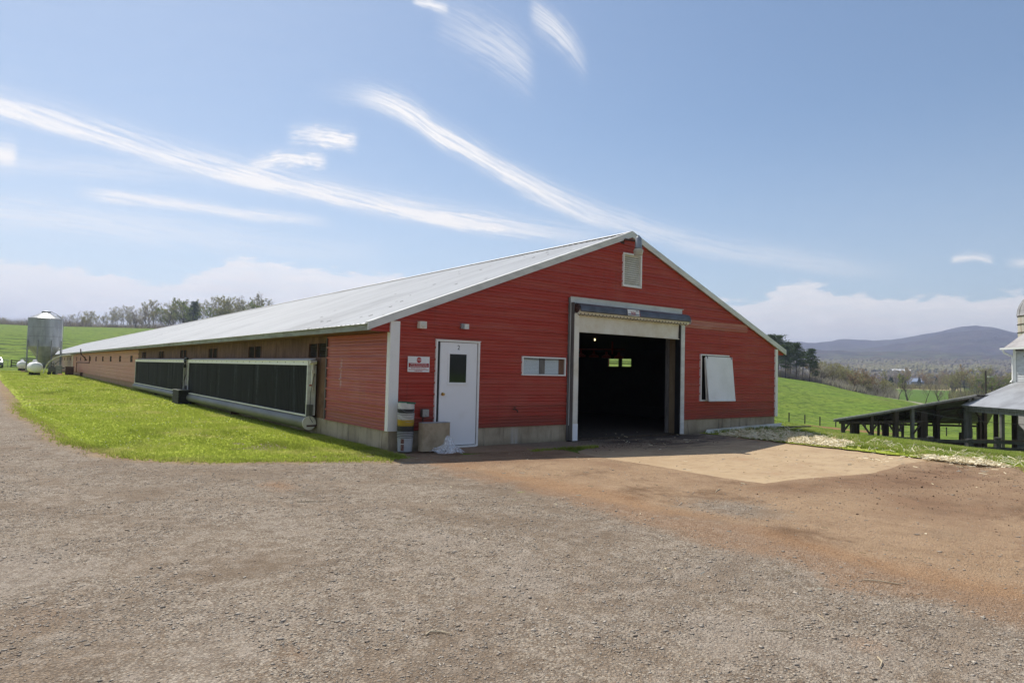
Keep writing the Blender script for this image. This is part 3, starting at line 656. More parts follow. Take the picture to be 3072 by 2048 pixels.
# ---- gable siding, course by course
gab_open = [(.97, 1.97, -1, 1.735), (3.12, 4.32, 1.12, 1.47), (4.45, 8.42, -1, 2.89), (9.23, 10.48, .51, 1.73), (6.17, 6.79, 3.33, 4.11)]
xl_roof = lambda z: (z-(EV-.10))/SL - OV if z > 1.86 else (-OV if z > 1.80 else 0.0)
def gxl(z):
    return -OV+max(0, (z-1.90)/SL) if z > 1.845 else 0.0
def gxr(z):
    return W_+OV-max(0, (z-1.90)/SL) if z > 1.845 else W_
for c in range(5):
    z0, z1 = c*.9144+(.001 if c else 0), min((c+1)*.9144+.012, 4.53)
    for i, (a, b_) in enumerate(((-1, .97), (.97, 4.45), (4.45, 8.42), (8.42, 14)) if c == 0 else ((-1, 4.45), (4.45, 8.42), (8.42, 14))):
        mb = MB()
        # the eave returns start at a cut of their own
        siding(mb, z0, z1, lambda z: max(a, gxl(z)), lambda z: min(b_, gxr(z)), gab_open, lambda x, o, z: (x, -.004-o-.001*c-.0004*i, z))
        if mb.v: obj('siding_panel', mb, M_red, barn, recalc=False)
mb = MB()   # faded strip right of the roller door
siding(mb, 2.44, 2.66, lambda z: 8.56, lambda z: 11.38, [], lambda x, o, z: (x, -.024-o, z))
obj('faded_siding_panel', mb, M_redold, barn, recalc=False, label='bleached strip of siding beside the roller door')
# ---- foundation
M_found, nt, b = new_mat('weathered_foundation'); pos = geo_pos(nt); x, y, z = sep(nt, pos)
n1 = noise(nt, pos, 1.1, 6, .65); n2 = noise(nt, xyz(nt, x*4.0, y*4.0, z*.6), 1.3, 6, .65)
k = mix(nt, n1.step(.38, .68), (.47, .39, .275), (.32, .255, .17)); k = mix(nt, n2.step(.5, .72)*.75, k, (.09, .075, .055))
k = mix(nt, y.step(20, 34)*.7, k, (.36, .19, .10)); k = mix(nt, z.m('MULTIPLY', -1.0).step(.22, .42)*.6*n1.step(.3, .5), k, (.10, .085, .05))
wst = ((x-2.95).m('ABSOLUTE')*-1.0).step(-.14, -.02)*y.m('MULTIPLY', -1.0).step(-.3, .0)*n2.step(.42, .58)
k = mix(nt, wst*.6, k, (.55, .52, .48))
nt.links.new(k, b.inputs['Base Color']); b.inputs['Roughness'].default_value = .9; bump(nt, b, n1+n2, .3, .012)
mb = MB(); mb.box(.0, .965, -.006, .25, -.8, .004); obj('foundation_wall', mb, M_found, barn)
mb = MB(); mb.box(1.975, 4.44, -.006, .25, -.8, .004); obj('foundation_wall', mb, M_found, barn)
mb = MB(); mb.box(8.42, W_, -.006, .25, -.8, .004); obj('foundation_wall', mb, M_found, barn)
mb = MB(); mb.box(-.006, .2, .251, LEN, -.9, .004); obj('foundation_wall', mb, M_found, barn)
mb = MB(); mb.box(W_-.2, W_+.006, .251, LEN, -1.6, .004); obj('foundation_wall', mb, M_found, barn)
# ---- left wall
def lsid(y0, y1, mat, opens=(), n=2, top=1.86, lab=None):
    for c in range(n):
        mb = MB(); siding(mb, c*.9144, min((c+1)*.9144+.01, top) if c < n-1 else top, lambda z: y0, lambda z: y1, list(opens), lambda y, o, z: (-.004-o-.001*c, y, z))
        o = obj('siding_panel', mb, mat, barn, recalc=False)
        if lab: o['label'] = lab
lsid(.0, 3.08, M_redside, lab='red panel at the front corner, coloured paler for the light on it')
mb = MB(); mb.box(-.04, -.008, 3.08, 3.115, .0, 1.86); obj('edge_trim', mb, M_wood, barn)
PINKW = [32.84+5*i for i in range(9)]+[82.2+5.1*i for i in range(4)]
for i in range(5):
    y0, y1 = 30.56+i*9.5, 30.56+(i+1)*9.5
    lsid(y0, y1, M_pink, [(w, w+.62, 1.17, 1.51) for w in PINKW if y0 < w < y1])
for i in range(8):
    y0, y1 = 78.2+i*9.6, 78.2+(i+1)*9.6
    lsid(y0, y1, M_tan, [(w, w+.62, 1.17, 1.51) for w in PINKW if y0 < w < y1])
mb = MB()
for z0, z1 in ((-.0, 1.17), (1.51, 1.86)): mb.box(.02, .06, 30.56, LEN, z0, z1)
obj('wall_lining', mb, M_dark, barn)
for w in PINKW:
    p = obj('window', MB().box(.0, .02, w, w+.62, 1.17, 1.51), M_dark, barn)
    obj('frame', MB().box(-.03, -.005, w-.03, w+.65, 1.51, 1.535).box(-.03, -.005, w-.03, w+.65, 1.145, 1.17).box(-.03, -.005, w-.03, w, 1.17, 1.51).box(-.03, -.005, w+.62, w+.65, 1.17, 1.51), M_rust, p)
# plywood section with louvred vents
for i in range(23):
    y0 = 3.115+i*1.2; y1 = min(y0+1.195, 30.56)
    z = [1.386, 1.704]
    vents = [(3.13, 4.29)]+[(8.05+5*k, 9.32+5*k) for k in range(5)]
    mb = MB()
    cut = [(max(a, y0), min(b_, y1)) for a, b_ in vents if a < y1 and b_ > y0]
    d = .0+random.random()*.004
    mb.box(.0+d, .03, y0, y1, .0, 1.386); mb.box(.0+d, .03, y0, y1, 1.704, 1.86)
    yy = y0
    for a, b_ in cut:
        if a > yy: mb.box(.0+d, .03, yy, a, 1.386, 1.704)
        yy = b_
    if yy < y1: mb.box(.0+d, .03, yy, y1, 1.386, 1.704)
    obj('plywood_panel', mb, M_ply, barn)
for a, b_ in vents:
    v = obj('vent_window', MB().box(.05, .07, a, b_, 1.386, 1.704), M_dark, barn)
    mid = (a+b_)/2
    obj('frame', MB().box(-.012, .05, a, a+.03, 1.386, 1.704).box(-.012, .05, b_-.03, b_, 1.386, 1.704).box(-.01, .05, mid-.03, mid+.03, 1.386, 1.704), M_ply, v)
    for k in range(8):
        zz = 1.40+k*.037
        obj('slat', MB().beam((.02, a+.03, zz), (.02, b_-.03, zz), .03, .006, (.5, 0, 1)), M_post, v)
# ---- soffit, fascia boards
mb = MB(); mb.box(-OV+.03, -.02, .0, LEN, 1.858, 1.872); obj('soffit', mb, M_ply, barn)
yy = -.05
while yy < LEN:
    y1 = min(yy+4.88, LEN)
    obj('fascia_board', MB().box(-OV-.005, -OV+.03, yy+.004, y1, 1.868+random.uniform(-.006, .004), 1.985), M_fascia, barn); yy = y1
# ---- roof sheets: one for each 0.91 m of the 155 m slope, left side seen
def roof_sheet(side):
    mb = MB(); n = 4; w = .9144
    prof = [(0, 0)]
    for i in range(n):
        c = (i+.5)*w/n; prof += [(c-.030, 0), (c-.012, .019), (c+.012, .019), (c+.030, 0)]
    prof.append((w+.004, .0012))
    xa, xb = (-OV-.05, W_/2+.02) if side < 0 else (W_+OV+.05, W_/2-.02)
    def P(x, y, o):
        zz = EV+SL*((x+OV) if side < 0 else (W_+OV-x)); return (x, y, zz+o)
    for (ya, oa), (yb, ob) in zip(prof, prof[1:]):
        mb.quad(P(xa, ya, oa), P(xa, yb, ob), P(xb, yb, ob), P(xb, ya, oa))
        mb.quad(P(xa, ya, oa), P(xa, yb, ob), P(xa, yb, -.004), P(xa, ya, -.004))
    return mb
M_roof, nt, b = new_mat('pale_roof_steel'); pos = geo_pos(nt); x, y, z = sep(nt, pos)
n1 = noise(nt, xyz(nt, x*.25, y*2.2, 0.0), 1.0, 5, .6); n2 = noise(nt, pos, .35, 4, .6); r = orand(nt)
k = mix(nt, n1.step(.35, .7), (.82, .815, .80), (.72, .71, .69)); k = mix(nt, n2.step(.5, .7)*.3, k, (.40, .39, .37)); k = mix(nt, r*.12, k, (.36, .36, .36))
sc = (X(nt, voro(nt, xyz(nt, x*1.6, y*4.4, 0.0), 1.0, rnd=.25))).m('LESS_THAN', .085)
k = mix(nt, sc*.6, k, (.16, .14, .12))
nt.links.new(k, b.inputs['Base Color']); b.inputs['Roughness'].default_value = .5; b.inputs['Metallic'].default_value = .1
for side in (-1, 1):
    first = None
    for i in range(170):
        y0 = -.06+i*.9144
        if first is None:
            mb = roof_sheet(side); mb.v = [(p[0], p[1]+y0, p[2]) for p in mb.v]
            first = obj('roof_sheet', mb, M_roof, barn, recalc=False)
        else: dup(first, barn, (0, i*.9144, 0))
mb = MB()
for s_ in (-1, 1):
    xc = W_/2
    mb.add([(xc, -.075, RZ+.045), (xc+s_*.17, -.075, RZ+.045-.17*SL), (xc+s_*.17, LEN+.5, RZ+.045-.17*SL), (xc, LEN+.5, RZ+.045)], [(0, 1, 2, 3)])
obj('ridge_cap', mb, M_roof, barn)
# ---- rake trim: each side in three lengths
def rake(s_, t0, t1):
    mb = MB(); X0 = (-OV-.05 if s_ < 0 else W_+OV+.05)
    f = lambda t: (X0+(W_/2-X0)*t, EV-.05*SL+(RZ-EV+.05*SL)*t)
    (xa, za), (xb, zb) = f(t0), f(t1)
    for y0, y1, a, c in ((-.085, -.045, -.115, .03), (-.0845, .04, .022, .035)):
        mb.add([(xa, y0, za+a), (xb, y0, zb+a), (xb, y0, zb+c), (xa, y0, za+c), (xa, y1, za+a), (xb, y1, zb+a), (xb, y1, zb+c), (xa, y1, za+c)],
               [(0, 1, 2, 3), (7, 6, 5, 4), (0, 4, 5, 1), (3, 2, 6, 7), (0, 3, 7, 4), (1, 5, 6, 2)])
    obj('rake_trim', mb, M_trim, barn)
for s_ in (-1, 1):
    for t0, t1 in ((0, .42), (.4205, .86), (.8605, 1)): rake(s_, t0, t1)
# ---- corner trims
mb = MB(); mb.box(-.045, .152, -.05, -.0, .0, 2.06); mb.box(-.0452, -.01, -.0, .075, .0, 1.86); obj('corner_trim', mb, M_white, barn)
mb = MB(); mb.box(W_-.03, W_+.10, -.05, .06, .0, 2.02); obj('corner_trim', mb, M_white, barn)
# ---- right wall, far gable, inner shell
RW = [(5.76+5*k-.01, 6.98+5*k) for k in range(28)]
mb = MB()
for z0, z1 in ((-.38, 1.44), (1.73, 2.1)): mb.box(W_-.05, W_, .06, LEN, z0, z1)
yy = .06
for a, b_ in RW+[(LEN, LEN)]: mb.box(W_-.05, W_, yy, a, 1.44, 1.73); yy = b_
obj('side_wall', mb, M_redside, barn)
obj('inner_wall', MB().add([(p[0]-.056, p[1], p[2]) for p in mb.v], mb.f), M_dark, barn)  # near-black lining over the red wall, standing in for interior shade
for k, (a, b_) in enumerate(RW[:3]):
    p = obj('window', MB().box(W_-.07, W_+.01, (a+b_)/2-.06, (a+b_)/2+.06, 1.44, 1.73), M_dark, barn)
    obj('bar', MB().box(W_+.0, W_+.02, a, b_, 1.54, 1.575).box(W_, W_+.02, a, b_, 1.62, 1.645), M_dark, p)
obj('end_wall', MB().box(0, W_, LEN-.1, LEN, -.5, 1.9).add([(0, LEN, 1.9), (W_, LEN, 1.9), (W_/2, LEN, RZ-.1)], [(0, 1, 2)]), M_tan, barn)
obj('inner_wall', MB().box(W_-.30, W_-.21, .3, LEN-.1, -.38, .02).box(.205, .26, .3, LEN-.1, -.38, .02), M_dark, barn)  # dark strips cover the inner foundation in place of real shade
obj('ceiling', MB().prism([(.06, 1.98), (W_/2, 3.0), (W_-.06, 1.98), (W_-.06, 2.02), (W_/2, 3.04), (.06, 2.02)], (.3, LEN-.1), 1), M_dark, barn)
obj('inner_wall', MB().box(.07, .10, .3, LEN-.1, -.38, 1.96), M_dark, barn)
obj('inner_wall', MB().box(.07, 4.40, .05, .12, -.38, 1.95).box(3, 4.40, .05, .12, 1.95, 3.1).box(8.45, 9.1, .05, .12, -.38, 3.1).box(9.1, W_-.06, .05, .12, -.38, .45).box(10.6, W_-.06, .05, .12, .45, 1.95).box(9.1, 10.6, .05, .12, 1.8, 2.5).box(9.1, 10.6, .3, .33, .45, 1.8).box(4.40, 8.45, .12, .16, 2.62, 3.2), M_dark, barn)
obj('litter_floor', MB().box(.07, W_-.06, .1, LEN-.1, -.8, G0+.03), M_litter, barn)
# things that hang inside
feed = empty('feed_line', (10.2, 5, 1.95), 'red hanging feed pipe with pans seen inside the dark barn', 'feed line')
M_feed = simple('red_feed_plastic', (.30, .03, .02), .5)
obj('pipe', MB().tube([(8.6, 5, 1.92), (11.6, 5, 2.03)], .025, 8), M_feed, feed)
obj('drop_tube', MB().tube([(10.98, 5, 2.5), (10.98, 5, 1.84)], .03, 8), M_feed, feed)
for xx in (8.9, 9.5, 10.1, 10.7, 11.3): obj('pan', MB().lathe([(.03, .22), (.05, .12), (.17, .06), (.17, 0), (.0, 0)], (xx, 5, 1.70), 12), M_feed, feed)
m_l, nt, b = new_mat('lit_bulb'); b.inputs['Emission Color'].default_value = (1, .8, .4, 1); b.inputs['Emission Strength'].default_value = 1.6
bulb = empty('hanging_lamp', (10.4, 5.3, 2.6), 'small lit bulb hanging from the dark barn ceiling', 'lamp')
obj('bulb', MB().lathe([(.0, -.05), (.018, -.04), (.022, -.02), (.014, .03), (.012, .05)], (10.42, 5.3, 2.33), 10), m_l, bulb)
obj('cord', MB().tube([(10.42, 5.3, 2.38), (10.42, 5.3, 2.62)], .006, 6), M_black, bulb)
# ---- person door
door = obj('door_frame', MB().box(.95, .985, -.055, .02, G0+.02, 1.75).box(1.945, 1.985, -.055, .02, G0+.02, 1.75).box(.985, 1.945, -.0552, .02, 1.725, 1.752).box(.985, 1.945, -.07, .02, G0+.0, G0+.045).box(.93, 2.0, -.064, -.04, 1.752, 1.765), M_white, barn)
slab = obj('door', MB().box(1.055, 1.925, -.035, .01, G0+.06, 1.715), M_whitedoor, barn)
obj('window_frame', MB().box(1.225, 1.265, -.05, -.035, .88, 1.52).box(1.665, 1.705, -.05, -.035, .88, 1.52).box(1.265, 1.665, -.05, -.035, 1.485, 1.52).box(1.265, 1.665, -.05, -.035, .88, .92), M_whitedoor, slab)
obj('window_pane', MB().box(1.265, 1.665, -.041, -.036, .92, 1.485), M_glass, slab)
obj('knob', MB().lathe([(.0, .065), (.02, .062), (.028, .045), (.02, .025), (.01, .018), (.01, .008), (.032, .006), (.034, 0)], (0, 0, 0), 14, Matrix.Translation((1.13, -.035, .69)) @ Matrix.Rotation(R(90), 4, 'X')), M_brass, slab, smooth=40)
text('number', '2', .125, Matrix.Translation((1.475, -.037, 1.615)) @ FRONT, M_black, slab, .001)
obj('gap', MB().box(.986, 1.053, -.012, .012, G0+.05, 1.724), M_black, slab)
# ---- small window
M_hex, nt, b = new_mat('textured_plastic_pane'); pos = geo_pos(nt)
hexd = X(nt, voro(nt, scaled(nt, pos, (1, 0, 1)), 34, 'Distance', 'DISTANCE_TO_EDGE', .35))
nt.links.new(mix(nt, hexd.step(.03, .12), (.20, .24, .27), (.62, .70, .74)), b.inputs['Base Color']); b.inputs['Roughness'].default_value = .3
w = obj('window', MB().box(3.12, 4.32, .01, .03, 1.12, 1.47), M_dark, barn)
obj('frame', MB().box(3.095, 3.125, -.05, -.01, 1.09, 1.50).box(4.315, 4.345, -.05, -.01, 1.09, 1.50).box(3.125, 4.315, -.05, -.01, 1.47, 1.50).box(3.125, 4.315, -.05, -.01, 1.09, 1.12), M_white, w)
obj('pane', MB().box(3.125, 3.62, -.002, .006, 1.125, 1.465), M_hex, w); obj('pane', MB().box(3.72, 4.17, -.002, .006, 1.125, 1.465), M_hex, w)
obj('mullion', MB().box(3.60, 3.74, -.028, .008, 1.122, 1.468), M_wood, w); obj('jamb', MB().box(4.16, 4.314, -.012, .008, 1.122, 1.468), M_ply, w)
obj('wire', MB().tube([(3.14, -.03, 1.452), (3.5, -.032, 1.44), (3.9, -.032, 1.443), (4.25, -.03, 1.456)], .005, 5), M_black, w)
# ---- gable louvre
lv = obj('louvre_vent', MB().box(6.17, 6.79, .02, .04, 3.33, 4.11), M_dark, barn)
obj('frame', MB().box(6.145, 6.185, -.055, .02, 3.305, 4.135).box(6.775, 6.815, -.055, .02, 3.305, 4.135).box(6.185, 6.775, -.055, .02, 4.095, 4.135).box(6.185, 6.775, -.055, .02, 3.305, 3.345), M_white, lv)
for k in range(14): obj('slat', MB().beam((6.185, -.018, 3.372+k*.0535), (6.775, -.018, 3.372+k*.0535), .058, .006, (0, -1.2, .8)), M_cream, lv)
# ---- tilted shutter at the right
sh = obj('shutter_opening', MB().box(9.23, 10.48, .12, .14, .51, 1.73), M_dark, barn)
obj('frame', MB().box(9.205, 9.24, -.06, .12, .485, 1.755).box(9.24, 10.48, -.06, .12, 1.72, 1.755).box(9.24, 10.48, -.055, .12, .485, .515), M_white, sh)
obj('jamb', MB().box(9.242, 9.262, -.05, .118, .52, 1.715).box(10.46, 10.48, -.05, .118, .52, 1.715), M_ply, sh)
def tilt(x0, x1, zt, zb, yt, yb, th):
    d = Vector((0, yb-yt, zb-zt)).normalized(); nrm = Vector((0, d.z, -d.y))*th
    p = [Vector((x0, yt, zt)), Vector((x1, yt, zt)), Vector((x1, yb, zb)), Vector((x0, yb, zb))]
    return MB().add(p+[q-nrm for q in p], [(0, 1, 2, 3), (7, 6, 5, 4), (0, 4, 5, 1), (1, 5, 6, 2), (2, 6, 7, 3), (3, 7, 4, 0)])
obj('shutter_board', tilt(9.38, 10.58, 1.70, .48, -.075, -.20, .018), M_board, sh)
obj('inner_board', tilt(9.36, 10.52, 1.66, .50, -.062, -.13, .02), M_pvc, sh)
obj('batten', tilt(9.39, 10.57, .535, .50, -.20, -.214, .012), M_board, sh)
for xx in (9.44, 10.52): obj('hook', MB().tube([(xx, -.06, 1.73), (xx, -.09, 1.69), (xx, -.095, 1.64)], .008, 6), M_black, sh)
# ---- roller door
rd = obj('roller_door_frame', MB().box(4.455, 4.47, -.048, -.0, -.02, 2.895).box(4.47, 8.40, -.047, -.005, 2.77, 2.90).box(4.45, 8.45, -.06, -.04, 2.89, 2.905), M_trim, barn)
obj('side_jamb', MB().box(4.47, 4.485, -.145, .04, G0+.02, 2.77), M_wood, rd)
obj('side_board', MB().box(4.405, 4.455, -.04, -.02, G0+.02, 2.88), M_wood, rd)
obj('guide_post', MB().box(4.486, 4.625, -.16, .0, G0+.02, 2.52), M_cream, rd)
obj('post_cover', MB().box(4.482, 4.63, -.166, -.158, G0+.02, .02), M_whitedoor, rd)
obj('guide_post', MB().box(8.245, 8.385, -.16, .0, G0+.03, 2.52), M_trim, rd)
obj('guide_seal', MB().box(8.225, 8.244, -.14, .02, G0+.03, 2.5), M_black, rd)
obj('inner_post', MB().box(8.30, 8.36, .0, .27, G0+.03, 2.62), M_plylight, rd); obj('inner_post', MB().box(8.24, 8.298, .275, .36, G0+.03, 2.62), M_wood, rd)
hood = [(-.02, 2.755), (-.12, 2.765), (-.22, 2.74), (-.275, 2.67), (-.285, 2.575), (-.27, 2.56), (-.258, 2.60), (-.245, 2.665), (-.205, 2.72), (-.12, 2.74), (-.02, 2.735)]
hd = obj('roller_hood', MB().prism([(a, b_) for a, b_ in hood], (4.56, 8.47), 0), M_hood, rd, smooth=50)
obj('hood_cap', MB().prism([(-.03, 2.56), (-.03, 2.75), (-.14, 2.76), (-.24, 2.70), (-.285, 2.60), (-.27, 2.52), (-.1, 2.50)], (8.4705, 8.482), 0), M_trim, rd)
obj('bearing', MB().lathe([(0, .06), (.03, .06), (.035, .02), (.095, .018), (.105, 0), (.0, 0)], (0, 0, 0), 16, Matrix.Translation((4.55, -.15, 2.64)) @ Matrix.Rotation(R(-90), 4, 'Y')), M_rust, rd, smooth=40)
roll = obj('curtain_roll', MB().tube([(4.56, -.155, 2.575), (8.46, -.155, 2.565)], .088, 18), M_cream, rd, smooth=50)
mb = MB()
for k in range(33):
    x0 = 4.6+k*.117
    mb.tube([(x0+.12*t/6-.06, -.155-.092*math.cos(R(95*(t/3-1)+30)), 2.572-.092*math.sin(R(95*(t/3-1)*-1+30))) for t in range(7)], .0075, 4)
rope = obj('lacing_rope', mb, M_post, roll); rope['kind'] = 'stuff'
mb = MB(); nx, nz = 40, 5; vs = []
for j in range(nz+1):
    for i in range(nx+1):
        u, v = i/nx, j/nz; xx = 4.625+u*3.62
        zb = 2.115+.035*math.sin(u*3.1)*.2+.01*math.sin(u*17); zt = 2.56
        vs.append((xx, -.09-.014*math.sin(u*9+v*3)*v-.02*v*math.sin(u*23+1)*.4, zt+(zb-zt)*v))
mb.add(vs, [(j*(nx+1)+i, j*(nx+1)+i+1, (j+1)*(nx+1)+i+1, (j+1)*(nx+1)+i) for j in range(nz) for i in range(nx)])
obj('curtain', mb, M_cream, rd, smooth=60)
obj('curtain_hem', MB().tube([(4.63, -.093, 2.112), (6.4, -.093, 2.118), (8.24, -.093, 2.112)], .014, 8), M_cream, rd)
# ---- maker's plate on the hood
plate = empty('number_plate', (6.35, -.29, 2.60), 'white plate with red 300 on the roller door hood', 'sign')
Mt = Matrix.Translation((6.27, -.292, 2.645)) @ Matrix.Rotation(R(-9), 4, 'X')
def mbM(mb): mb.v = [tuple(Mt @ Vector(p)) for p in mb.v]; return mb
obj('panel', mbM(MB().box(-.205, .205, -.006, .0, -.075, .075)), M_board, plate)
M_blue = simple('blue_print', (.04, .09, .22), .5); M_redp = simple('red_print', (.45, .02, .02), .5)
obj('stripe', mbM(MB().box(-.2, .2, -.008, -.0065, -.058, -.044).box(-.2, .2, -.008, -.0065, -.036, -.026)), M_blue, plate)
text('print', '300', .12, Mt @ Matrix.Translation((-.02, -.010, -.022)) @ FRONT, M_redp, plate, .001)
text('print', 'faber', .045, Mt @ Matrix.Translation((.135, -.009, .048)) @ FRONT, M_black, plate, .001)
obj('edge_strip', mbM(MB().box(.208, .222, -.007, -.001, -.075, .075)), M_redp, plate)
# ---- biosecurity sign
sg = empty('warning_sign', (.575, -.04, 1.11), 'white stop sign board on the red gable between corner trim and door', 'sign')
obj('panel', MB().box(.34, .81, -.045, -.036, 1.115, 1.41), M_board, sg)
oc = [(.577+.054*math.cos(R(22.5+45*k)), 1.343+.056*math.sin(R(22.5+45*k))) for k in range(8)]
obj('octagon', MB().prism(oc, (-.0475, -.0455), 1), M_redp, sg)
text('lettering', 'STOP', .045, Matrix.Translation((.577, -.0485, 1.343)) @ FRONT, M_board, sg, .0005)
obj('band', MB().box(.357, .795, -.0472, -.0455, 1.204, 1.283), M_redp, sg)
text('lettering', 'DISEASE PREVENTION AREA', .034, Matrix.Translation((.576, -.048, 1.262)) @ FRONT, M_board, sg, .0004, sx=.86)
text('lettering', 'NO UNAUTHORIZED VISITORS', .032, Matrix.Translation((.576, -.048, 1.223)) @ FRONT, M_board, sg, .0004, sx=.86)
rr = random.Random(2); mb = MB()
for zz, a, b_ in ((1.183, .41, .74), (1.158, .36, .79), (1.136, .49, .66)):
    xx = a
    while xx < b_:
        wd = rr.uniform(.012, .04); mb.box(xx, min(xx+wd, b_), -.0468, -.0455, zz-.006, zz+.005); xx += wd+.007
fp = obj('fine_print', mb, M_redp, sg); fp['kind'] = 'stuff'
# ---- wall fixtures
sp = empty('wall_siren', (.6, -.03, 1.97), 'square cream alarm box with round speaker high on the gable', 'alarm box')
obj('housing', MB().box(.53, .675, -.14, -.02, 1.95, 2.085), M_cream, sp)
obj('speaker', MB().lathe([(0, .012), (.02, .014), (.045, .008), (.058, 0)], (0, 0, 0), 18, Matrix.Translation((.6, -.14, 2.017)) @ Matrix.Rotation(R(90), 4, 'X')), M_pvc, sp, smooth=50)
gb = empty('wall_sensor', (1.58, -.03, 2.05), 'small grey photocell box above the white door', 'sensor box')
obj('back_box', MB().box(1.50, 1.58, -.08, -.02, 2.0, 2.10), M_steel, gb); obj('cap', MB().box(1.555, 1.65, -.13, -.03, 1.995, 2.095), M_trim, gb)
eb = empty('outlet_box', (.72, -.03, .25), 'grey electrical box on the red wall behind the bucket stack', 'electrical box')
obj('box', MB().box(.655, .80, -.10, -.02, .255, .405), M_greypvc, eb); obj('cover', MB().box(.66, .795, -.108, -.1005, .262, .398), M_steel, eb)
obj('screw', MB().lathe([(0, .004), (.009, .002), (.01, 0)], (0, 0, 0), 8, Matrix.Translation((.73, -.108, .285)) @ Matrix.Rotation(R(90), 4, 'X')), M_black, eb)
obj('conduit', MB().tube([(.70, -.045, .255), (.70, -.045, G0+.02)], .012, 8), M_rust, eb)
tp = empty('water_tap', (2.9, -.02, .36), 'rusty water tap on the red gable near the foundation', 'tap')
obj('pipe', MB().tube([(2.9, .0, .365), (2.9, -.10, .365), (2.93, -.13, .34), (2.93, -.135, .30)], .014, 8), M_rust, tp, smooth=50)
obj('handle', MB().lathe([(0, .01), (.03, .01), (.036, .0), (.03, -.006), (0, -.006)], (2.9, -.075, .41), 10).tube([(2.9, -.075, .37), (2.9, -.075, .41)], .006, 6), M_rust, tp)
fl = empty('barn_light', (6.33, -.05, 4.35), 'grey dusk-to-dawn lamp on a short arm under the gable peak', 'lamp')
obj('arm', MB().tube([(6.12, -.02, 4.42), (6.14, -.12, 4.44), (6.28, -.3, 4.40)], .025, 8).box(6.06, 6.18, -.045, -.02, 4.34, 4.48), M_rust, fl)
obj('housing', MB().lathe([(0, .27), (.025, .27), (.03, .24), (.05, .235), (.075, .20), (.085, .0), (.092, -.02), (.092, -.05), (.08, -.055), (.0, -.055)], (6.33, -.36, 4.26), 18), M_steel, fl, smooth=40)
M_lens, nt, b = new_mat('ribbed_lens'); b.inputs['Base Color'].default_value = (.62, .58, .45, 1); b.inputs['Roughness'].default_value = .25; b.inputs['Transmission Weight'].default_value = .25
obj('lens', MB().lathe([(.092, 0), (.118, -.03), (.122, -.06), (.098, -.16), (.0, -.165)], (6.33, -.36, 4.20), 18), M_lens, fl, smooth=40)
ds = obj('downspout', MB().box(-.12, -.02, 77.9, 78.1, -.3, 1.86), M_white); tag(ds, 'white downspout where the pink wall turns tan', 'downspout')
# ================================================================== COOLING PAD UNITS
M_pad, nt, b = new_mat('black_cooling_pad'); pos = geo_pos(nt); x, y, z = sep(nt, pos)
wv = (y*60.0+(z*160.0).m('SINE')*1.2).m('SINE')
st = noise(nt, xyz(nt, 0.0, y*1.3, z*.12), 1.6, 4, .65).step(.54, .70)*noise(nt, pos, 20, 3, .6).step(.35, .6)
k = mix(nt, noise(nt, pos, 5, 5, .6), (.007, .007, .008), (.016, .017, .018)); k = mix(nt, st*.4, k, (.16, .19, .205))
nt.links.new(k, b.inputs['Base Color']); b.inputs['Roughness'].default_value = .8; b.inputs['Specular IOR Level'].default_value = .2
bump(nt, b, wv, .5, .01)
for y0, y1, lab in ((3.62, 16.42, 'nearer long black cooling pad with white top rail and grey trough'), (17.05, 29.8, 'farther long black cooling pad with white top rail and grey trough')):
    u = empty('cooling_pad_unit', (-.15, (y0+y1)/2, -.38), lab, 'cooling pad', 'cooling pads along the side wall')
    XF = -.25; n = int(round((y1-y0-.12)/.61)); w = (y1-y0-.12)/n
    first = None
    for k in range(n):
        if first is None: first = obj('pad_panel', MB().box(XF+.025, XF+.12, y0+.06+.002, y0+.06+w-.002, .07, 1.2), M_pad, u)
        else: dup(first, u, (first.location.x+random.uniform(-.004, .004), first.location.y+k*w, first.location.z))
    obj('top_rail', MB().box(XF-.005, XF+.17, y0, y1, 1.195, 1.30), M_white, u)
    obj('top_cap', MB().beam((XF+.075, y0-.01, 1.325), (XF+.075, y1, 1.325), .21, .012, (-.28, 0, 1)), M_whitedoor, u)
    mb = MB(); yy = y0+.3
    while yy < y1: mb.box(XF-.012, XF-.005, yy-.012, yy+.012, 1.25, 1.27); yy += .62
    obj('screws', mb, M_greypvc, u)['kind'] = 'stuff'
    for ya, yb in ((y0, y0+.06), (y1-.06, y1)): obj('end_post', MB().box(XF+.0, XF+.20, ya, yb, .05, 1.195), M_trim, u)
    obj('bottom_rail', MB().box(XF-.02, XF+.15, y0-.005, y1+.005, .035, .07), M_trim, u)
    obj('trough', MB().tube([(XF+.06, y0-.04, -.115), (XF+.06, y1+.02, -.115)], .15, 20), M_greypvc, u, smooth=50)
    obj('trough_lip', MB().tube([(XF+.06, y0-.046, -.115), (XF+.06, y0-.02, -.115)], .158, 20), M_pvc, u, smooth=50)
    obj('trough_plate', MB().box(XF-.01, XF+.14, y0-.03, y0+.0, -.02, .3), M_greypvc, u)
    obj('bracket', MB().box(XF-.0, -.0, y0-.05, y0-.02, -.2, -.16).box(XF, 0, (y0+y1)/2, (y0+y1)/2+.04, -.35, -.25), M_rust, u)
mb = MB().tube([(-.16, 3.55, 1.27), (-.16, 3.55, .62)], .034, 10).tube([(-.235, 3.55, 1.265), (-.085, 3.55, 1.265)], .05, 12).tube([(-.16, 3.55, 1.05), (-.16, 3.49, 1.05)], .045, 8)
pv = empty('pipe_fitting', (-.16, 3.55, .6), 'short white pipe with valve on the near end of the cooling pad', 'pipe')
obj('pipe', mb, M_pvc, pv, smooth=45); obj('cable', MB().tube([(-.13, 3.50, 1.02), (-.16, 3.49, .9), (-.20, 3.52, .6), (-.20, 3.54, .2), (-.19, 3.54, 0), (-.12, 3.55, -.1)], .006, 5), M_black, pv)
